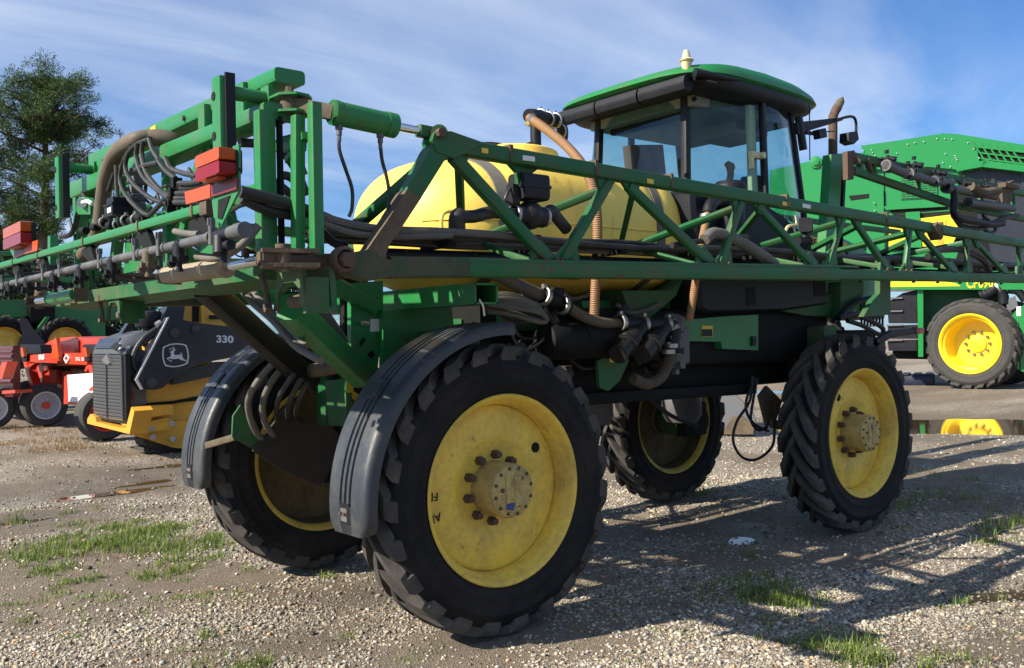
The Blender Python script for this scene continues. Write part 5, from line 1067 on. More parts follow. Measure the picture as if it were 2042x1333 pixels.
# root legs
part('root_leg', MB().prism([Pb(x, y, YB-.045) for x, y in ((864, 286), (898, 300), (888, 318), (840, 395), (810, 382))], (0, .09, 0)), M['green_boom'], BOOM)
part('root_leg', MB().prism([Pb(x, y, YB-.047) for x, y in ((811, 380), (841, 394), (800, 456), (778, 486), (770, 506), (772, 522), (700, 530), (716, 512), (738, 496), (756, 466))], (0, .094, 0)), M['mud'], BOOM)
YR = YB+.82
part('boom_diagonal', MB().beam(Pb(858, 322, YB+.05), U(708, 452, Y=YR), .06, .06, up=(0, 1, 0)), GD, BOOM)
tops = [(905, 316), (1225, 362), (1490, 404), (1692, 437), (1822, 460), (1935, 478)]
bots = [(1105, 518), (1424, 526), (1636, 534), (1788, 540), (1915, 546)]
def railz(x): 
    p = U(980+(x-980), 479+(x-980)*.047, Y=YR); return p
k = 0
diags = [((903, 312), (1090, 518), .070), ((1212, 366), (1122, 518), .062), ((1252, 371), (1412, 524), .062), ((1476, 404), (1436, 526), .058), ((1508, 410), (1622, 532), .055), ((1680, 436), (1651, 532), .052), ((1704, 441), (1768, 538), .05), ((1814, 459), (1804, 540), .048), ((1831, 463), (1902, 544), .046), ((1930, 478), (1926, 545), .045), ((1944, 481), (2006, 548), .045), ((2030, 490), (2036, 550), .045)]
for a, b, wd in diags:
    part('boom_diagonal', MB().beam(Pb(*a), Pb(*b), wd, wd*.8, up=(0, 1, 0)), M['green_boom'], BOOM)
    At = Pb(*a); sd_ = 1 if Pb(*b)[0] > At[0] else -1
    part('gusset', MB().prism([At+V3(x, -.014, z) for x, z in ((-sd_*.06, .02), (sd_*.10, .02), (sd_*.07, -.07), (sd_*.02, -.06))], (0, .028, 0)), M['green_boom'], BOOM)
    # gusset foot on the bottom chord
    B = Pb(*b); A = Pb(*a); s = 1 if A[0] < B[0] else -1
    for q_ in (-.04, .05): part('gusset_bolt', MB().bolt(B+V3(-s*q_, -.035, .0), V3(0, -1, 0), .011, .012), M['rust'], BOOM)
    part('gusset', MB().prism([B+V3(x, -.012, z) for x, z in ((-s*.11, .09), (-s*.05, .11), (s*.09, .0), (s*.09, -.02), (-s*.13, -.02))], (0, .024, 0)), M['green_boom'], BOOM)
for a, b in zip([(915, 325), (1205, 378), (1262, 384), (1470, 414), (1515, 420), (1676, 444), (1710, 450), (1810, 466), (1836, 470), (1927, 484)], [1090, 1122, 1412, 1436, 1622, 1651, 1768, 1804, 1902, 1926]):
    A = Pb(*a, YB+.03); Bx = Pb(b, 520)[0]; 
    zz = np.interp(Bx, [-.14, 1.88, 7.65], [2.53, 2.56, 2.64])
    part('boom_diagonal', MB().beam(A, V3(Bx, YR, zz), .048, .042, up=(0, 1, 0)), M['green_boom'], BOOM)
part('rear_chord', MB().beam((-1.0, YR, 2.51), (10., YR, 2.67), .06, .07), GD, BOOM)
xst = MB()
for px in (1105, 1424, 1636, 1788, 1915):
    X_ = Pb(px, 530)[0]; zz = np.interp(X_, [-.14, 1.88, 7.65], [2.53, 2.56, 2.64]); B_ = Pb(px, 535)
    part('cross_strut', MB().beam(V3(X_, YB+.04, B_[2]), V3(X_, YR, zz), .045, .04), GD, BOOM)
part('boom_clamp', MB().beam(Pb(1856, 448, YB-.02), Pb(1868, 476, YB-.02), .05, .11, up=(0, 1, 0)), M['mud'], BOOM)
part('chord_decal', px_prism([(1042, 310), (1066, 313), (1066, 323), (1042, 320)], (0, -.003, 0), Y=YB-.0445), M['white'], BOOM)
part('chord_decal', px_prism([(1600, 406), (1616, 409), (1616, 417), (1600, 414)], (0, -.003, 0), Y=YB-.0445), M['white'], BOOM)
for px_, wz in (((960, 300), 10), ((1290, 361), 9), ((1560, 406), 8)): part('warning_decal', px_prism([(px_[0], px_[1]-wz*.5), (px_[0]+13, px_[1]-wz*.5+2), (px_[0]+13, px_[1]+wz*.5+2), (px_[0], px_[1]+wz*.5)], (0, -.003, 0), Y=YB-.0445), M['ydecal'], BOOM)
for px in (1010, 1180, 1330, 1560, 1760, 1870):
    q_ = Pb(px, 290+(px-905)*.1705); part('chord_clamp', MB().beam(q_+V3(-.012, 0, 0), q_+V3(.012, 0, 0), .096, .096, r=.006), M['mud'], BOOM)
part('boom_hanger', px_prism([(1012, 322), (1080, 332), (1062, 346), (1058, 378), (1034, 376), (1032, 344)], (0, .03, 0), Y=YB+.02), M['green_boom'], BOOM)
# boom valve (near) and its hoses
vq = U(1055, 375, Y=YB+.05)
part('boom_valve', MB().box(vq+V3(0, 0, .0), (.19, .15, .15), r=.025).box(vq+V3(0, 0, .0), (.205, .165, .02)), BLK, BOOM)
part('boom_valve_body', MB().cyl(vq+V3(0, 0, -.06), vq+V3(0, 0, -.16), .035, 12).cyl(vq+V3(-.10, 0, -.16), vq+V3(.10, 0, -.165), .062, 16).sphere(vq+V3(0, 0, -.16), .085).box(vq+V3(-.12, 0, -.05), (.05, .06, .12)), M['blackpaint'], BOOM)
for dx in (-.11, .11): part('hose_clamp', MB().lathe([(.05, -.014), (.058, -.012), (.058, .012), (.05, .014)], vq+V3(dx, 0, -.163), (1, 0, 0), 18), M['steel'], BOOM)
part('valve_hose', MB().tube([vq+V3(-.12, 0, -.163), U(980, 424, Y=YB+.05), U(945, 432, Y=YB+.07), U(915, 432, Y=YB+.08)], .036, 12), HOSE, BOOM)
part('valve_hose', MB().tube([vq+V3(.12, 0, -.163), U(1098, 420, Y=YB+.05), U(1115, 440, Y=YB+.06), U(1130, 458, Y=YB+.08)], .036, 12), HOSE, BOOM)
part('hose_elbow', MB().tube([U(918, 428, Y=YB+.08), U(911, 435, Y=YB+.08), U(910, 460, Y=YB+.1)], .044, 12), HOSE, BOOM)
part('valve_cable', MB().tube([vq+V3(-.13, 0, 0), U(1012, 385, Y=YB+.03), U(1008, 400, Y=YB+.03), U(1022, 408, Y=YB+.03)], .008, 6), HOSE, BOOM)
vq = U(1607, 450, Y=YB+.12)
part('boom_valve', MB().box(vq, (.12, .10, .11), r=.018, rz=.5).cyl(vq+V3(0, 0, -.04), vq+V3(-.02, 0, -.11), .025, 12).cyl(vq+V3(-.12, 0, -.13), vq+V3(.04, 0, -.115), .032, 14), BLK, BOOM)
part('valve_cable', MB().tube([U(x, y, Y=YB+.08) for x, y in ((1586, 430), (1588, 445), (1582, 452), (1586, 462))], .008, 6).tube([U(x, y, Y=YB+.08) for x, y in ((1590, 448), (1572, 452), (1565, 465))], .012, 6), M['cream'], BOOM)
part('boom_hose', MB().tube([U(x, y, Y=YB+.02) for x, y in ((1405, 478), (1420, 466), (1440, 468), (1480, 485), (1520, 510), (1545, 528))], .040, 12), M['hose_grey'], BOOM)
# hose bundle and boom spray lines
for k in range(11):
    y = YR-.06-.05*(k % 6); z0 = 2.470+.020*(k//4)+.008*(k % 3); pts = []
    for x in np.linspace(-1.25, 9.2, 22):
        s = max(0, (-.45-x)); pts.append((x, y+.015*math.sin(x*2.1+k), z0+.0125*x+.014*math.sin(x*(1.1+.2*k)+k*1.7)+.04*min(s, .3)*(.5 if k % 2 else 1)))
    part('boom_line', MB().tube(pts, .012+.005*((k*7) % 3), 8, sub=3), HOSE if k != 2 else M['hose_grey'], BOOM)
part('boom_line', MB().tube([U(x, y, Y=YB+.06) for x, y in ((640, 432), (690, 446), (740, 455), (800, 460), (870, 462), (950, 466), (1050, 474))], .022, 8), M["hose_grey"], BOOM)
part('boom_line', MB().tube([U(x, y, Y=YB+.05) for x, y in ((640, 445), (690, 462), (735, 470), (800, 472), (900, 470))], .018, 8), M['hose_grey'], BOOM)
part('boom_line', MB().tube([U(x, y, Y=YB+.05) for x, y in ((1340, 490), (1450, 474), (1490, 474))], .02, 8), HOSE, BOOM)
part('boom_line', MB().tube([U(x, y, Y=YB+.05) for x, y in ((1850, 512), (1880, 498), (1920, 500), (1960, 520), (1975, 548))], .03, 8), HOSE, BOOM)
for xs0, xs1 in ((-.85, .55), (.72, 1.85), (2.0, 3.1), (3.25, 4.6), (4.8, 6.3), (6.5, 8.)):
    part('boom_spray_pipe', MB().cyl((xs0, YR-.16, 2.40+.012*xs0), (xs1, YR-.16, 2.40+.012*xs1), .036, 12).cyl((xs0, YR-.16, 2.40+.012*xs0), (xs0+.07, YR-.16, 2.40+.012*xs0), .046, 12).cyl((xs1-.07, YR-.16, 2.40+.012*xs1), (xs1, YR-.16, 2.40+.012*xs1), .046, 12), BLK, BOOM)
for i, x in enumerate(np.arange(-.65, 7.6, .51)): o_ = mkobj('nozzle_body', ME['noz'], BOOM, (x, YR-.17, 2.385+.012*x)); o_.scale = (.5,)*3
hcm = MB().box((0, 0, 0), (.06, .30, .03)).box((0, -.06, .05), (.05, .05, .09)).mesh('hose_clip', M['dark'])
for x in np.arange(-.4, 8.0, .75): mkobj('hose_clip', hcm, BOOM, (x, YR-.16, 2.46+.012*x))
# outer boom section folded back above it
YO = -1.42
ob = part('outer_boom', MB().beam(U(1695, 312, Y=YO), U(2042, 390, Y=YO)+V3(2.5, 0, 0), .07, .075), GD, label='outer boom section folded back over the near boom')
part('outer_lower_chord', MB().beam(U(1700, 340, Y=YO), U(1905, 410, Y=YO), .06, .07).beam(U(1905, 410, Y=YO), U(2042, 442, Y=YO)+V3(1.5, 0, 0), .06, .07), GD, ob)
part('tip_plate', px_prism([(1690, 302), (1704, 300), (1708, 312), (1702, 325), (1704, 344), (1702, 358), (1691, 358)], (0, .05, 0), Y=YO-.04), M['rust'], ob)
oc = MB()
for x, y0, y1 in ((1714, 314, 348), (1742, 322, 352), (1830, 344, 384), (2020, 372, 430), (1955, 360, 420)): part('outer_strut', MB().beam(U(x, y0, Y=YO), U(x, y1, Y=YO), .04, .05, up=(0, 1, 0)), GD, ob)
part('tip_spring', MB().cyl(U(1708, 322, Y=YO-.05), U(1708, 322, Y=YO+.05), .035, 12).beam(U(1728, 318, Y=YO-.03), U(1736, 345, Y=YO-.03), .03, .05, up=(0, 1, 0)), M['rust'], ob)
for a, b in (((1766, 330), (1805, 347)), ((1812, 347), (1858, 362)), ((1862, 362), (1897, 365)), ((1885, 375), (1935, 384)), ((1945, 384), (1985, 392)), ((1930, 404), (2020, 416))):
    part('tip_spray_pipe', MB().cyl(U(*a, Y=YO-.10), U(*b, Y=YO-.10), .042, 14).cyl(U(*a, Y=YO-.10), U(*a, Y=YO-.10)+nrm(U(*b, Y=YO-.10)-U(*a, Y=YO-.10))*.07, .055, 14), M['pipe'], ob)
for px_ in ((1778, 318), (1832, 330), (1880, 346), (1932, 366), (1975, 372), (1820, 340), (1872, 356), (1962, 384)): o_ = mkobj('nozzle_body', ME['noz'], ob, U(*px_, Y=YO-.12), (R_(100), 0, .4)); o_.scale = (.5,)*3
part('tip_drop_pipe', MB().tube([U(x, y, Y=YO-.12) for x, y in ((1888, 372), (1900, 378), (1903, 400), (1902, 425), (1915, 436), (1945, 442), (1975, 448), (2000, 446))], .036, 12), BLK, ob)
part('tip_valve', MB().tube([U(x, y, Y=YO-.14) for x, y in ((1935, 372), (1960, 385), (1990, 380))], .05, 10).box(U(2012, 372, Y=YO-.12), (.35, .08, .05)).prism([U(x, y, Y=YO-.12) for x, y in ((1998, 372), (2022, 360), (2020, 395), (2012, 412), (2000, 410))], (0, .04, 0)), M['mud'], ob)
part('outer_hose', MB().tube([U(x, y, Y=YO-.06) for x, y in ((1900, 430), (1920, 452), (1960, 455), (1990, 440), (2030, 430))], .025, 8).tube([U(x, y, Y=YO-.04) for x, y in ((1960, 430), (1985, 455), (1975, 465), (1960, 455))], .018, 8), HOSE, ob)
# left boom: the mirrored twin on the far side
for src, lab in ((BOOM, 'far boom folded forward along the left side'), (ob, 'outer boom section folded back over the far boom')):
    tw = copy_tree(src, SP); tw.scale = (1, -1, 1); tw['label'] = lab
part('fold_link', MB().beam((-1.62, 1.66, 3.0), (-1.45, 1.87, 3.0), .06, .075).beam((-1.75, 1.75, 2.28), (-1.42, 1.9, 2.26), .1, .12), MUD)
# ================================================================== OTHER MACHINES
def local(o, rz):
    """world point -> local point of a thing at o turned by rz"""
    c, s = math.cos(rz), math.sin(rz); o = np.asarray(o, float)
    return lambda p: V3((p[0]-o[0])*c+(p[1]-o[1])*s, -(p[0]-o[0])*s+(p[1]-o[1])*c, p[2]-o[2])
# ------------------------------------------------------------------ cotton picker on the right
GN, YN = M['green_new'], M['yellow_new']
pk0 = U(1945, 775, Z=0); azp = math.atan2(pk0[1]-CAM_LOC[1], pk0[0]-CAM_LOC[0]); nP = V3(math.cos(azp), math.sin(azp), 0); eP = V3(math.sin(azp), -math.cos(azp), 0)
rzp = math.atan2(eP[1], eP[0]); PK = thing('cotton_picker', 'shiny green cotton picker with yellow wheel and stripe, parked at the right edge', 'harvester', pk0, rzp)
LP = local(pk0, rzp)                      # x right along the side, y away from us, z up
def K(x, y, d=0.0): return LP(UP(x, y, pk0+nP*d, nP))
def kp(name, pts, d0, d1, mat, parent=None, label=None):
    return MB().prism([K(x, y, d0) for x, y in pts], (0, d1-d0, 0)).build(name, mat, parent or PK, label=label)
kp('side_body', [(1530, 560), (1535, 340), (1615, 322), (1655, 312), (1720, 320), (1850, 325), (2060, 330), (2060, 575), (1700, 575)], .0, 3.2, GN)
kp('upper_housing', [(1690, 312), (1722, 304), (1716, 291), (1800, 279), (1868, 268), (1898, 268), (1925, 279), (1948, 300), (1954, 325), (1905, 338), (1850, 333), (1720, 340)], -.14, 3.0, GN)
rr_ = MB(); rr_.prism([K(x, y, 0) for x, y in ((1876, 266), (1912, 268), (2060, 292), (2060, 305), (1940, 296), (1905, 276))], (0, 3.2, 0)); rr_.build('roof_frame', GN, PK)
mesh_ = MB()
for k in range(7): mesh_.beam(K(1925+k*15, 281+k*2.4, -.02), K(1950+k*15, 322+k*1.2, -.02), .05, .05, up=(0, 1, 0))
for k in range(3): mesh_.beam(K(1932+k*9, 292+k*12, -.03), K(2060, 306+k*12, -.03), .05, .05)
mesh_.build('mesh_bars', GN, PK); kp('mesh_backing', [(1920, 278), (2060, 300), (2060, 340), (1950, 326)], .02, .1, M['dark'])
kp('overhang_edge', [(1905, 338), (1960, 320), (1975, 318), (1958, 333), (1910, 342)], -.5, .0, GN); kp('overhang_edge', [(1960, 320), (2060, 332), (2060, 345), (1958, 333)], -.5, 0, GN)
kp('bale_sheet', [(1918, 345), (1990, 336), (2060, 340), (2060, 470), (1960, 400), (1925, 362)], -.06, .5, M['cloth'])
for x0 in (1945, 1975, 2005, 2035): kp('sheet_fold', [(x0, 340), (x0+8, 340), (x0+16, 470), (x0+6, 470)], -.12, -.05, M['cloth'])
kp('bale_sheet', [(1962, 430), (2060, 420), (2060, 560), (1985, 560)], -.2, .3, M['cloth'])
kp('module_gap', [(1910, 350), (1962, 400), (1985, 560), (1890, 560), (1912, 500)], -.01, .05, M['dark'])
kp('front_frame', [(1615, 330), (1648, 312), (1658, 440), (1655, 560), (1615, 560)], -.25, .02, GN)
kp('corner_post', [(1735, 380), (1762, 380), (1766, 560), (1722, 560)], -.02, -.10, GN)
for x, y in ((1627, 324), (1706, 322)):
    p = K(x, y, -.26); MB().lathe([(.20, 0), (.20, .06), (.12, .07), (.12, .12), (.05, .13), (0, .13)], p, (0, -1, 0), 18).build('pulley', GN, PK)
kp('badge', [(1640, 327), (1645, 327), (1645, 334), (1642, 338), (1639, 334)], -.27, -.25, M['white'])
pn = kp('door_panel', [(1692, 395), (1738, 385), (1742, 393), (1742, 530), (1692, 530)], -.03, .0, GN)
kp('panel_groove', [(1692, 391), (1740, 386), (1742, 394), (1697, 400)], -.045, -.025, M['dark'], pn)
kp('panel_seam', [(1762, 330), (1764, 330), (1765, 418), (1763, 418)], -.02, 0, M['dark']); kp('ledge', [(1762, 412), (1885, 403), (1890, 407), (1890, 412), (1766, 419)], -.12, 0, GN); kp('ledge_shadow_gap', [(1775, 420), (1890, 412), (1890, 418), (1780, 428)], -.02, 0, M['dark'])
vg = kp('vent_grille', [(1795, 353), (1868, 345), (1870, 395), (1796, 399)], -.03, 0, GN); vs = MB()
for k in range(10): vs.beam(K(1797, 356+k*4.4, -.05), K(1869, 349+k*4.8, -.05), .02, .03)
for k in range(9): vs.beam(K(1800+k*8.5, 353-k*.9, -.04), K(1800+k*8.5, 398-k*.4, -.04), .012, .03)
vs.build('grille_bar', M['green'], vg)
bl = MB()
for x, y in ((1721, 301), (1738, 299), (1740, 304), (1810, 288), (1824, 285), (1842, 283), (1788, 306), (1868, 277), (1884, 277), (1898, 278), (1906, 315), (1904, 311), (1908, 319), (1885, 307), (1745, 310), (1895, 333), (1930, 285), (1942, 297), (1952, 315), (1955, 330), (1880, 325), (1770, 330), (1743, 405), (1744, 420)):
    MB().cyl(K(x, y, -.19), K(x, y, -.12), .020, 6).build('rivet', M['silver'], PK)
y1 = kp('fuel_tank', [(1773, 445), (1780, 440), (1806, 437), (1806, 492), (1772, 494)], -.18, .2, YN); y2 = kp('fuel_tank', [(1836, 436), (1900, 428), (1910, 440), (1908, 470), (1898, 489), (1840, 492)], -.25, .2, YN)
for x in (1852, 1866, 1884): kp('tank_rib', [(x, 440), (x+4, 439), (x+4, 452), (x, 453)], -.262, -.245, M['cyellow'], y2)
kp('tank_handle', [(1870, 478), (1882, 477), (1882, 486), (1870, 487)], -.262, -.245, M['cyellow'], y2)
kp('tank_panel', [(1806, 424), (1834, 422), (1838, 494), (1806, 494)], -.15, .1, GN); kp('tank_bay', [(1768, 430), (1912, 420), (1916, 500), (1768, 500)], -.01, .05, M['dark'])
MB().cyl(K(1757, 385, -.06), K(1757, 470, -.06), .02, 8).build('gas_strut', M['steel'], PK)
for px_ in ([(1738, 462), (1742, 430), (1752, 420), (1765, 428), (1772, 440)], [(1725, 470), (1732, 450), (1738, 440)]): MB().tube([K(x, y, -.08) for x, y in px_], .02, 6).build('loose_cable', M['hose'], PK)
kp('hood_cover', [(1600, 430), (1640, 438), (1730, 470), (1760, 510), (1760, 560), (1600, 560)], -.30, -.02, GN)
kp('side_skirt', [(1760, 545), (2070, 540), (2070, 578), (1985, 578), (1842, 578), (1760, 577)], -.25, .1, GN)
kp('yellow_stripe', [(1760, 562), (1880, 562), (1905, 565), (1916, 571), (1760, 573)], -.262, -.24, YN)
p = K(1927, 575, -.26); MBt = text_mb('CP690', .43, p, (1, 0, 0), (0, 0, 1), .02, shear=0, bold=.010, sx=.64); MBt.build('model_lettering', YN, PK)
kp('underbody', [(1840, 578), (2000, 578), (2000, 640), (1900, 705), (1835, 712)], .95, 2.5, M['green'])
kp('ladder_side', [(1829, 576), (1841, 576), (1841, 712), (1831, 712)], -.1, .05, GN)
st_ = MB(); 
for (a, b) in ((596, 618), (622, 645), (650, 676), (680, 700)):
    kp('black_step', [(1770 if a > 600 else 1790, a), (1828, a-2), (1828, b), (1772, b)], -.05, .8, M['black']); kp('step_edge', [(1768, a-2), (1800, a-3), (1800, a), (1768, a+1)], -.12, .1, M['steelgrey'])
kp('black_hood', [(1775, 600), (1800, 585), (1829, 578), (1829, 620), (1776, 622)], -.04, .9, M['black'])
kp('fender_green', [(2012, 640), (2025, 620), (2070, 590), (2070, 745), (2040, 742), (2016, 728)], -.5, .6, GN); kp('door_seam', [(2030, 645), (2032, 645), (2036, 738), (2034, 738)], -.512, -.49, M['dark']); kp('picker_decal', [(2027, 612), (2036, 611), (2036, 630), (2027, 631)], -.512, -.49, M['white'])
kp('axle_beam', [(1780, 700), (2060, 690), (2060, 720), (1780, 716)], .6, 2.6, M['dark'])
for px_, r in (([(1955, 592), (1972, 584), (1986, 574)], .20), ([(1990, 572), (2000, 590), (2002, 606)], .16), ([(2010, 578), (2030, 582), (2045, 600)], .12)): MB().tube([K(x, y, -.1) for x, y in px_], r, 14, rib=.05 if r > .17 else 0, pitch=.09).build('air_duct', M['black'], PK)
MB().lathe([(.05, -.03), (.22, -.03), (.23, .03), (.05, .03)], K(1990, 575, -.12), (1, 0, .6), 18).build('duct_clamp', M['steel'], PK)
kp('duct_box', [(2003, 600), (2025, 590), (2030, 612), (2012, 622)], -.2, .3, M['steelgrey'])
Rp = K(1943, 598)[2]/2+.03
b_, l_ = tyre_mb(R=Rp, rb=Rp*.652, W=.42, lugs=23, lh=Rp*.062, delta=24, lw=Rp*.085)
wc = V3(0, -.05, Rp-.02)
kw = ring_mb([(r*Rp/.925*1.0, y) for r, y in ((.603, -.36), (.615, -.40), (.60, -.42), (.575, -.40), (.555, -.36), (.55, -.32), (.515, -.28), (.51, .12), (.49, .22), (.46, .28), (.10, .32), (.0, .32))], 64).build('wheel', YN, PK, wc)
b_.build('tyre', M['rubber_grey'], kw, ang=50); l_.build('tread_lugs', M['rubber_grey'], kw, ang=30)
MB().lathe([(.26, .32), (.26, .24), (.22, .23), (.0, .23)], (.0, 0, .0), (0, 1, 0), 26).build('hub', YN, kw)
for k in range(10): a = 2*math.pi*k/10; MB().cyl((.36*math.cos(a), .31, .36*math.sin(a)), (.36*math.cos(a), .23, .36*math.sin(a)), .05, 6).build('wheel_nut', M['hose_tan'], kw)
# second wheel behind and far wheels
kw.rotation_euler = (0, 0, R_(-20)); kw2 = copy_tree(kw, PK); kw2.location = tuple(wc+V3(.9, 2.9, 0)); kw3 = copy_tree(kw, PK); kw3.location = tuple(wc+V3(-5.4, 2.2, 0))
pal = U(1815, 705, Z=.0); PL = thing('pallet', 'dark blue pallet lying under the cotton picker, left of its wheel', 'pallet', pk0+eP*-2.3+nP*2.2, rzp)
for k in range(6): MB().box((-.9+.36*k, 0, .36), (.22, 1.6, .04)).build('deck_board', M['navy'], PL)
for y in (-.7, 0, .7): MB().box((0, y, .17), (2.1, .14, .32)).build('bearer', M['navy'], PL)
# ------------------------------------------------------------------ worn bucket between the front wheels
bq = U(1470, 868, Z=0); BK = thing('loader_bucket', 'worn grey loader bucket lying on the gravel between the sprayer front wheels', 'bucket', bq)
LB = local(bq, 0); Q = lambda x, y, d=0: LB(UP(x, y, bq+nP*d, nP))
bk = [(1436, 872), (1438, 772), (1447, 768), (1500, 820), (1510, 850), (1504, 868)]
MB().prism([Q(*p) for p in bk], nP*.05).build('side_plate', M['steelgrey'], BK); MB().prism([Q(x, y, 2.2) for x, y in bk], nP*.05).build('side_plate', M['steelgrey'], BK)
MB().prism([Q(1436, 872, .05), Q(1438, 772, .05), Q(1438, 772, 2.2), Q(1436, 872, 2.2)], eP*.06).prism([Q(1436, 872, .05), Q(1504, 868, .05), Q(1504, 868, 2.2), Q(1436, 872, 2.2)], (0, 0, .05)).build('bucket_shell', M['steelgrey'], BK)
MB().prism([Q(x, y, -.02) for x, y in ((1440, 866), (1462, 832), (1478, 828), (1505, 850), (1503, 866))], -nP*.05).build('wear_plate', M['mud'], BK)
# ------------------------------------------------------------------ compact loader (yellow, black arm)
CY, CG, CB = M['cyellow'], M['cgrey'], M['cblack']
YS = U(330, 905, Z=0)[1]; XSK = None
g0 = U(250, 862, Y=YS); XS = g0[0]            # rear right corner
SK = thing('skid_steer', 'yellow compact track loader with black lift arm, silver deer emblem and dark grille', 'loader', (XS, YS, 0)); LS = local((XS, YS, 0), 0)
def S(x, y, d=0.0): return LS(U(x, y, Y=YS+d))          # on the near side face
def B_(x, y, d=0.0): return LS(U(x, y, X=XS+d))          # on the rear face
Wd = B_(184, 800)[1]
def side(name, pts, d0, d1, mat, parent=None): return MB().prism([S(x, y, d0) for x, y in pts], (0, d1-d0, 0)).build(name, mat, parent or SK)
def rear(name, pts, d0, d1, mat, parent=None): return MB().prism([B_(x, y, d0) for x, y in pts], (d1-d0, 0, 0)).build(name, mat, parent or SK)
# rear door / hood
hb_ = MB()
zt_, zb_ = S(252, 700)[2], S(252, 845)[2]; ztop = S(262, 660)[2]; zhi = S(330, 640)[2]
rs = [[V3(x, y, z) for (y, z) in ((.20, zb_), (.20, zt_-.05), (.24, zt_+.10+dz), (.36, zt_+.22+dz), (Wd-.25, zt_+.22+dz), (Wd-.08, zt_+.10+dz), (Wd, zt_-.05), (Wd, zb_))] for x, dz in ((.02, -.10), (.10, .0), (.45, .12), (1.0, .16))]
hb_.rings(rs); hb_.build('engine_hood', CG, SK)
MB().prism([(.01, .42, zt_+.04), (.01, Wd-.20, zt_+.04), (.09, Wd-.27, zt_+.215), (.09, .42, zt_+.215)], (-.02, 0, .012)).build('hood_glass', M['cblack'], SK)
rear('grille_frame', [(184, 706), (250, 706), (252, 846), (186, 836)], -.03, .05, M['black'])
lv = MB(); nl = 19
for k in range(nl):
    t = k/(nl-1); x0, x1 = 185+2*t, 225; ya, yb_ = 709+t*120, 709+t*126
    s1 = MB(); s1.beam(B_(186+t*2, 711+t*118, -.05), B_(212+t*2, 712+t*121, -.05), .05, .024, up=(1, 0, .6)).build('grille_slat', M['cgrey'], SK)
    MB().beam(B_(215+t*2, 712+t*121.5, -.05), B_(243+t*3, 712+t*125, -.05), .05, .024, up=(1, 0, .6)).build('grille_slat', M['cgrey'], SK)
rear('grille_badge', [(203, 718), (212, 706), (219, 724), (214, 728), (205, 722)], -.09, -.05, M['steelgrey'])
rear('hood_handle', [(220, 692), (230, 683), (240, 688), (230, 700)], -.07, -.04, M['black'])
rear('hood_sticker', [(233, 687), (238, 685), (240, 695), (235, 698)], -.055, -.03, M['white'])
side('rear_post', [(226+25, 702), (262, 690), (290, 700), (292, 806), (268, 812), (253, 850), (251, 846)], -.02, .3, CG)
side('rear_reflector', [(257, 782), (266, 781), (267, 801), (257, 802)], -.035, -.015, M['red_refl'])
for y in (817, 836): MB().cyl(S(261, y, -.03), S(261, y, -.0), .035, 12).build('post_hole', M['dark'], SK)
side('side_panel', [(288, 690), (310, 676), (420, 700), (430, 795), (345, 802), (290, 808)], .08, .9, CY)
side('panel_seam', [(268, 806), (345, 800), (400, 790), (400, 796), (345, 806), (268, 812)], .04, .12, M['dark'])
side('chassis', [(268, 812), (430, 796), (430, 890), (345, 892), (258, 862)], .10, 1.0, CY)
bm = MB(); bm.prism([B_(x, y, -.12) for x, y in ((174, 836), (180, 826), (190, 832), (192, 842), (250, 856), (262, 812), (268, 820), (258, 866), (174, 845))], (.30, 0, 0)); bm.build('rear_bumper', CY, SK)
side('side_bracket', [(252, 812), (345, 807), (346, 826), (300, 832), (252, 850)], -.12, .1, CY)
for k in range(4): side('track_frame_rib', [(258+k*4, 858+k), (262+k*4, 848+k), (330+k*5, 834+k*2), (345, 836+k*3), (345, 846+k*3), (270+k*4, 862+k)], -.10-.03*k, .1-.03*k, CY)
side('track_frame', [(258, 864), (275, 855), (352, 840), (420, 840), (420, 900), (345, 893)], -.08, .3, CY)
for x, y in ((302, 855), (343, 845), (305, 872), (345, 876)): MB().cyl(S(x, y, -.22), S(x, y, -.05), .05, 12).build('frame_bolt', M['steel'], SK)
# rubber track
tp_ = [S(x, y, .12) for x, y in ((290, 890), (320, 904), (380, 912), (520, 900), (540, 860), (420, 850), (300, 862), (285, 878))]
tkm = MB().prism(tp_, (0, .5, 0))
tkm.build('rubber_track', M['rubber_grey'], SK)
tl_ = MB()
for k in range(9): tl_.box(S(296+k*12, 898+min(k, 5)*2.2, .0)+V3(0, .36, .0), (.09, .52, .07))
tl_.build('track_lugs', M['rubber_grey'], SK)
# lift arm
arm = side('lift_arm', [(337, 633), (352, 636), (400, 645), (470, 653), (540, 668), (560, 690), (470, 712), (400, 725), (350, 750), (325, 774), (308, 778), (283, 777), (270, 758), (300, 697)], -.30, -.05, CB)
side('arm_edge', [(334, 634), (338, 633), (275, 756), (286, 777), (281, 777), (270, 758)], -.315, -.29, M['silver'], arm)
for x, y, r in ((349, 664, .085), (390, 657, .07), (302, 764, .085), (496, 668, .06)): MB().cyl(S(x, y, -.36), S(x, y, -.28), r, 20).cyl(S(x, y, -.38), S(x, y, -.35), r*.35, 10).build('arm_pivot', CB, arm)
side('arm_link', [(345, 745), (430, 722), (520, 720), (520, 745), (420, 752), (345, 768)], -.15, .05, CB)
p = S(431, 683, -.305); e1 = nrm(S(470, 684, -.305)-p)
text_mb('330', (S(0+435, 670)[2]-S(435, 684)[2])*1.38, p, e1, (0, 0, 1), .01, bold=.006, sx=1.22).build('model_lettering', M['silver'], arm)
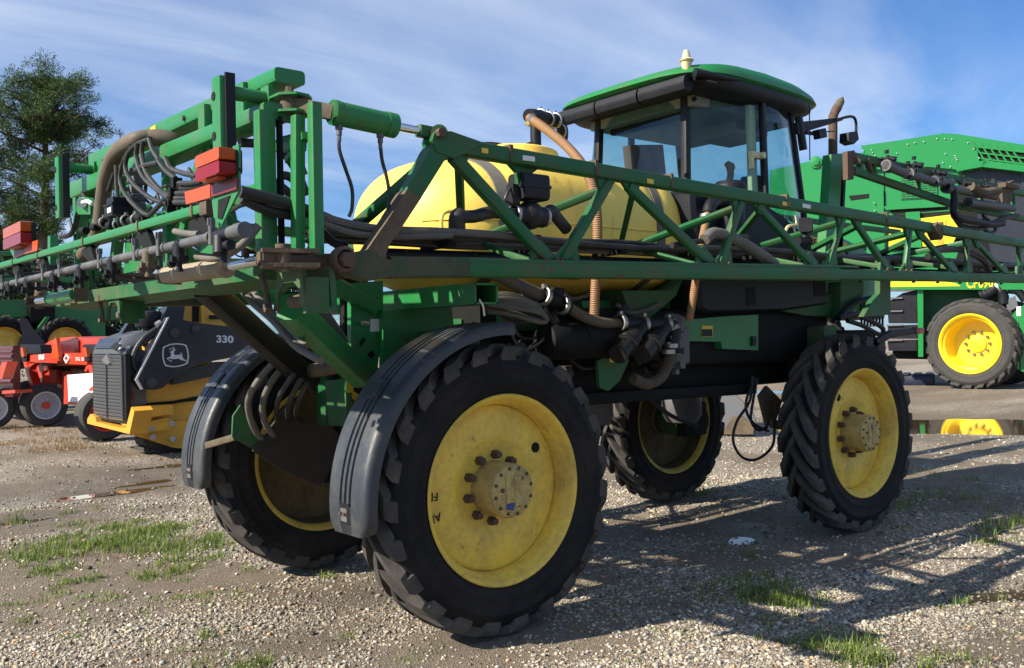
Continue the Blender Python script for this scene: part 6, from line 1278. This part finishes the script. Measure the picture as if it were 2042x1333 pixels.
# deer emblem: outlined badge with a leaping stag
def DE(x, y, d): return S(310+x/17.77, 670+y/17.77, d)
oo = [(290, 395), (520, 300), (760, 270), (980, 295), (1090, 330), (1150, 500), (1180, 700), (1165, 850), (1140, 975), (1000, 1045), (800, 1095), (620, 1110), (450, 1085), (345, 1055), (290, 920), (258, 760), (252, 600), (268, 470)]
ctr_ = (715, 690)
MB().prism([DE(x, y, -.306) for x, y in oo], (0, .008, 0)).build('emblem_ground', M['cblack'], arm)
n_ = len(oo); eb = MB()
inn = [(ctr_[0]+(x-ctr_[0])*.925, ctr_[1]+(y-ctr_[1])*.92) for x, y in oo]; oo2 = [(ctr_[0]+(x-ctr_[0])*1.02, ctr_[1]+(y-ctr_[1])*1.02) for x, y in oo]
for i in range(n_): eb.prism([DE(*oo2[i], -.315), DE(*oo2[(i+1) % n_], -.315), DE(*inn[(i+1) % n_], -.315), DE(*inn[i], -.315)], (0, .008, 0))
eb.build('emblem_border', M['silver'], arm)
stag = [(400, 790), (490, 755), (540, 740), (560, 600), (500, 580), (505, 570), (560, 552), (625, 515), (640, 475), (590, 462), (520, 480), (480, 510), (478, 498), (510, 470), (485, 450), (525, 462), (575, 450), (545, 400), (590, 440), (640, 455), (648, 420), (618, 372), (660, 400), (678, 450), (662, 505), (740, 485), (700, 525), (662, 545), (652, 620), (665, 675), (760, 680), (860, 672), (905, 685), (915, 650), (870, 592), (920, 615), (958, 665), (935, 690), (968, 760), (1000, 830), (1060, 850), (1130, 935), (1120, 950), (1050, 885), (950, 872), (880, 850), (825, 800), (700, 825), (600, 826), (470, 800), (440, 810), (500, 860), (590, 905), (580, 925), (490, 885), (405, 812)]
MB().prism([DE(x, y, -.316) for x, y in stag], (0, .008, 0)).build('emblem_stag', M['silver'], arm)
# pre-cleaner, hoses and upper structure
pc_ = S(296, 640, .5); MB().lathe([(.10, -.30), (.10, -.12), (.22, -.10), (.24, .0), (.24, .10), (.20, .16), (.0, .18)], pc_, (0, 0, 1), 24).build('air_precleaner', M['black'], SK)
for px_ in ([(345, 640), (320, 652), (290, 672), (270, 700), (266, 725), (276, 742)], [(350, 642), (325, 655), (300, 672), (285, 690)]):
    MB().tube([S(x, y, -.1) for x, y in px_], .045, 8, rib=.06, pitch=.06).build('arm_hose', M['hose'], SK)
for x, y in ((312, 650), (322, 658)): MB().cyl(S(x, y, -.12), S(x+9, y-6, -.12), .06, 10).build('hose_fitting', M['steel'], SK)
side('upper_arm', [(240, 670), (285, 600), (300, 600), (262, 660)], 1.2, 1.4, CB); side('upper_arm', [(320, 640), (345, 590), (372, 590), (365, 640)], .2, .5, CB)
side('cab_frame', [(360, 640), (362, 600), (400, 560), (470, 560), (458, 655)], .5, 1.5, CY); side('cab_side', [(400, 600), (408, 598), (410, 648), (402, 648)], .44, .5, CY)
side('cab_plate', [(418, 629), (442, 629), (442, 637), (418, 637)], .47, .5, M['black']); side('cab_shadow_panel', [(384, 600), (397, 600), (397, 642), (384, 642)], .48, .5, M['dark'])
# ------------------------------------------------------------------ red hay machine with white side sheet
RD = M['red']
y0 = U(87, 851, Z=0)[1]; x0 = U(87, 851, Z=0)[0]
RM = thing('red_mower', 'red towed farm machine with grey wheels, white side sheet and orange triangle', 'farm implement', (x0, y0, 0)); LR = local((x0, y0, 0), 0)
def Rr(x, y, d=0.0): return LR(U(x, y, X=x0-.35+d))
def rside(name, pts, d0, d1, mat, parent=None, label=None): return MB().prism([Rr(x, y, d0) for x, y in pts], (d1-d0, 0, 0)).build(name, mat, parent or RM, label=label)
Rw = LR(U(87, 765, Y=y0))[2]/2
def Rg(x, y, d=0.0): return LR(U(x, y, Y=y0+d))
def cwheel(px, d, parent, cx=None, rimmat=M['silver'], hubmat=RD, f=Rg, Rw=Rw, W=.28):
    c = f(px, 808, d); c[2] = Rw
    prof = [(Rw*.62, -W*.8), (Rw*.72, -W*.95), (Rw*.88, -W*.95), (Rw*.97, -W*.7)]
    for k in range(7): prof += [(Rw*(1.0 if k % 2 else .98), -W*.62+k*W*.2)]
    prof += [(Rw*.97, W*.7), (Rw*.88, W*.95), (Rw*.72, W*.95), (Rw*.62, W*.8)]
    wv = ring_mb([(Rw*.62, -W*.8), (Rw*.64, -W*.86), (Rw*.58, -W*.84), (Rw*.54, -W*.5), (Rw*.50, -W*.3), (Rw*.44, -W*.22), (Rw*.25, -W*.5), (0, -W*.5)], 40).build('wheel', rimmat, parent, c)
    ring_mb(prof, 48).build('tyre', M['rubber_grey'], wv); MB().cyl((0, -W*.45, 0), (0, -W*1.0, 0), Rw*.17, 18).build('hub', hubmat, wv)
    for k in range(8): a = k*.785; MB().cyl((Rw*.27*math.cos(a), -W*.45, Rw*.27*math.sin(a)), (Rw*.27*math.cos(a), -W*.62, Rw*.27*math.sin(a)), Rw*.035, 6).build('wheel_nut', M['steel'], wv)
    return wv
cwheel(87, 0, RM); cwheel(205, U(205, 878, Z=0)[1]-y0, RM, rimmat=RD); cwheel(60, 2.6, RM)
fr_ = rside('rear_beam', [(60, 706), (172, 704), (174, 724), (172, 728), (60, 722)], .55, .85, RD); 
rside('beam_leg', [(46, 722), (52, 722), (66, 770), (60, 772)], .5, .7, RD); rside('beam_leg', [(174, 728), (182, 728), (190, 762), (184, 764)], .4, .6, RD)
for (x, y) in ((54, 730), (168, 734)): rside('beam_lug', [(x, y+6), (x+4, y-4), (x+16, y-6), (x+8, y), (x+4, y+8)], .45, .6, RD)
rside('hood_dome', [(72, 705), (82, 692), (100, 680), (120, 674), (150, 672), (172, 676), (205, 676), (205, 706), (74, 707)], .9, 3.2, RD); rside('hood_end', [(104, 706), (106, 694), (120, 682), (150, 673), (156, 680), (156, 706)], .85, .91, M['maroon'])
rside('hood_back', [(156, 676), (206, 674), (206, 706), (156, 706)], 2.0, 2.2, M['maroon'])
rside('slow_vehicle_triangle', [(101, 715), (108, 676), (112, 674), (117, 712), (116, 716)], .42, .50, M['orange_refl']); rside('triangle_base', [(102, 713), (117, 712), (117, 720), (103, 721)], .43, .5, M['red'])
for x in (44, 170):
    lb_ = rside('lamp_arm', [(x-6, 690), (x-2, 687), (x+36 if x < 100 else x+22, 688), (x+38 if x < 100 else x+22, 704), (x+10, 706), (x+9, 718), (x, 722)], .50, .75, M['black']); rside('amber_lamp', [(x-5, 694), (x+1, 693), (x+4, 711), (x-1, 713)], .44, .5, M['amber'], lb_)
rside('body_panel', [(62, 730), (96, 730), (98, 768), (66, 768)], .9, 2.8, RD); rside('body_panel', [(84, 740), (98, 738), (98, 760), (84, 763)], .75, .92, RD); rside('panel_decal', [(63, 742), (74, 741), (74, 754), (63, 755)], .88, .9, M['silver']); rside('panel_decal', [(64, 762), (70, 762), (70, 768), (64, 768)], .87, .9, M['bdecal'])
rside('white_side_sheet', [(134, 748), (188, 744), (188, 806), (136, 804)], .2, .28, M['white']); rside('sheet_edge', [(128, 752), (134, 748), (137, 806), (127, 806)], .2, .6, RD); rside('sheet_foot', [(134, 802), (188, 804), (188, 810), (136, 807)], .18, .3, RD)
rside('sheet_print', [(177, 776), (188, 768), (188, 778), (178, 780)], .19, .2, RD)
rside('cross_link', [(70, 728), (130, 732), (165, 734), (165, 742), (130, 740), (90, 736)], 1.0, 1.3, M['dark']); MB().cyl(Rr(146, 738, .9), Rr(166, 742, .9), .06, 10).build('link_cylinder', M['hose_tan'], RM)
rside('inner_frame', [(96, 735), (130, 735), (130, 800), (110, 770), (98, 765)], 1.4, 1.8, M['dark']); rside('inner_frame', [(110, 745), (124, 742), (126, 790), (115, 775)], 1.2, 1.4, RD)
p = Rr(151, 719.5, .53); text_mb('DG 35', (Rr(150, 712)[2]-Rr(150, 719.5)[2])*1.45, p, (0, -1, 0), (0, 0, 1), .01, sx=2.2).build('model_lettering', M['white'], RM)
for k, (x, y) in enumerate(((77, 711), (83, 711))): rside('beam_decal', [(x, y-3), (x+5, y-4), (x+5, y+6), (x, y+7)], .53, .56, M['white'])
dm = [(128, 716), (133, 708), (138, 716), (133, 724)]
for i in range(4): MB().beam(Rr(*dm[i], .53), Rr(*dm[(i+1) % 4], .53), .03, .03, up=(1, 0, 0)).build('diamond_outline', M['white'], RM)
# second red machine at the left edge (rollers, white rim)
R2 = thing('maroon_roller_machine', 'dark red farm machine with long ribbed rollers and a white wheel at the left edge', 'farm implement', (x0-4.2, y0+.4, 0)); o2 = (x0-4.2, y0+.4, 0); L2 = local(o2, 0)
def R2f(x, y, d=0.0): return L2(U(x, y, X=x0-2.0+d))
def R2g(x, y, d=0.0): return L2(U(x, y, Y=y0+.4+d))
for (ya, yb_) in ((698, 705), (707, 716), (718, 722), (727, 737), (742, 752), (755, 766)): MB().cyl(R2f(-60, (ya+yb_)/2, 1.0), R2f(26, (ya+yb_)/2, 1.0), (yb_-ya)/2*.0098, 14).build('roller', M['maroon'], R2)
MB().prism([R2f(x, y, 1.2) for x, y in ((-60, 690), (26, 690), (26, 792), (-60, 792))], (.15, 0, 0)).build('back_panel', M['maroon'], R2)
MB().prism([R2f(x, y, .6) for x, y in ((4, 722), (14, 722), (4, 756), (-6, 756))], (.2, 0, 0)).build('brace_leg', RD, R2)
MB().prism([R2f(x, y, .5) for x, y in ((4, 780), (30, 778), (30, 784), (4, 786))], (.3, 0, 0)).build('tow_bar', RD, R2)
cwheel(-18, 0, R2, rimmat=M['white'], f=R2g, Rw=Rw*.95)
# ------------------------------------------------------------------ second sprayer behind (green, high wheels)
s2o = on_ray(90, 31.); S2 = thing('background_sprayer', 'second green sprayer with yellow rims and folded booms, half hidden behind the red machine', 'sprayer', s2o); L3 = local(s2o, 0); yb3 = s2o[1]
def T3(x, y, d=0.0): return L3(U(x, y, Y=yb3+d))
def t3(name, pts, d0, d1, mat, parent=None): return MB().prism([T3(x, y, d0) for x, y in pts], (0, d1-d0, 0)).build(name, mat, parent or S2)
for px, rr in ((128, 88), (6, 92)):
    R3 = rr*.5*(yb3-CAM_LOC[1])/FPX*1.12; c = T3(px, 632+rr*.62); b_, l_ = tyre_mb(R=R3, rb=R3*.64, W=.26, lugs=22, lh=R3*.055, ply=32)
    wv = ring_mb([(r*R3/.925, y) for r, y in RIMP[:9]+DISC]).build('wheel', M['yellow'], S2, c); b_.build('tyre', M['rubber'], wv); l_.build('tread_lugs', M['rubber_grey'], wv)
fd = MB(); fd.prism([T3(x, y, -.35) for x, y in ((38, 642), (42, 636), (54, 636), (66, 656), (92, 686), (98, 700), (36, 700), (46, 668))], (0, .7, 0)); fd.build('fender', M['fender'], S2)
t3('chassis', [(-60, 600), (250, 590), (250, 636), (206, 640), (206, 672), (160, 672), (150, 640), (70, 630), (-60, 640)], .3, 2.4, M['green']); t3('belly', [(-60, 640), (160, 630), (240, 660), (240, 700), (-60, 700)], .8, 2.2, M['dark'])
t3('axle_guard', [(66, 668), (92, 632), (100, 632), (76, 672)], -.1, .2, M['green']); t3('rear_panel', [(170, 640), (210, 640), (210, 690), (170, 690)], .0, .4, M['green'])
t3('yellow_decal', [(4, 630), (20, 629), (20, 637), (5, 638)], .28, .3, M['ydecal']); p = T3(6, 636, .27); text_mb('DEERE', .10, p, (1, 0, 0), (0, 0, 1), .006).build('decal_lettering', M['black'], S2)
tb_ = MB(); tb_.beam(T3(-120, 512), T3(150, 500), .12, .14).beam(T3(-120, 560), T3(150, 558), .14, .16)
for k in range(9): tb_.beam(T3(-110+k*28, 512-k*1.2), T3(-96+k*28, 560), .07, .07, up=(0, 1, 0))
tb_.build('boom', M['green'], S2)
for k in range(5): MB().tube([T3(-120+40*j, 528+k*7+4*math.sin(j*1.3+k)) for j in range(8)], .05, 6).build('boom_line', M['hose'], S2)
for k in range(10): 
    q = T3(-70+k*21, 572, -.05); MB().cyl(q+V3(0, 0, .12), q+V3(0, 0, -.14), .06, 10).cyl(q+V3(-.1, 0, -.05), q+V3(.1, 0, -.05), .05, 8).build('nozzle_body', M['black'] if k % 3 else M['silver'], S2)
MB().cyl(T3(-120, 580, -.05), T3(140, 574, -.05), .05, 10).build('spray_pipe', M['black'], S2)
t3('frame_post', [(100, 470), (116, 468), (116, 600), (100, 600)], .2, .5, M['green']); t3('valve_panel', [(60, 610), (110, 606), (110, 640), (60, 644)], .1, .3, M['dark'])
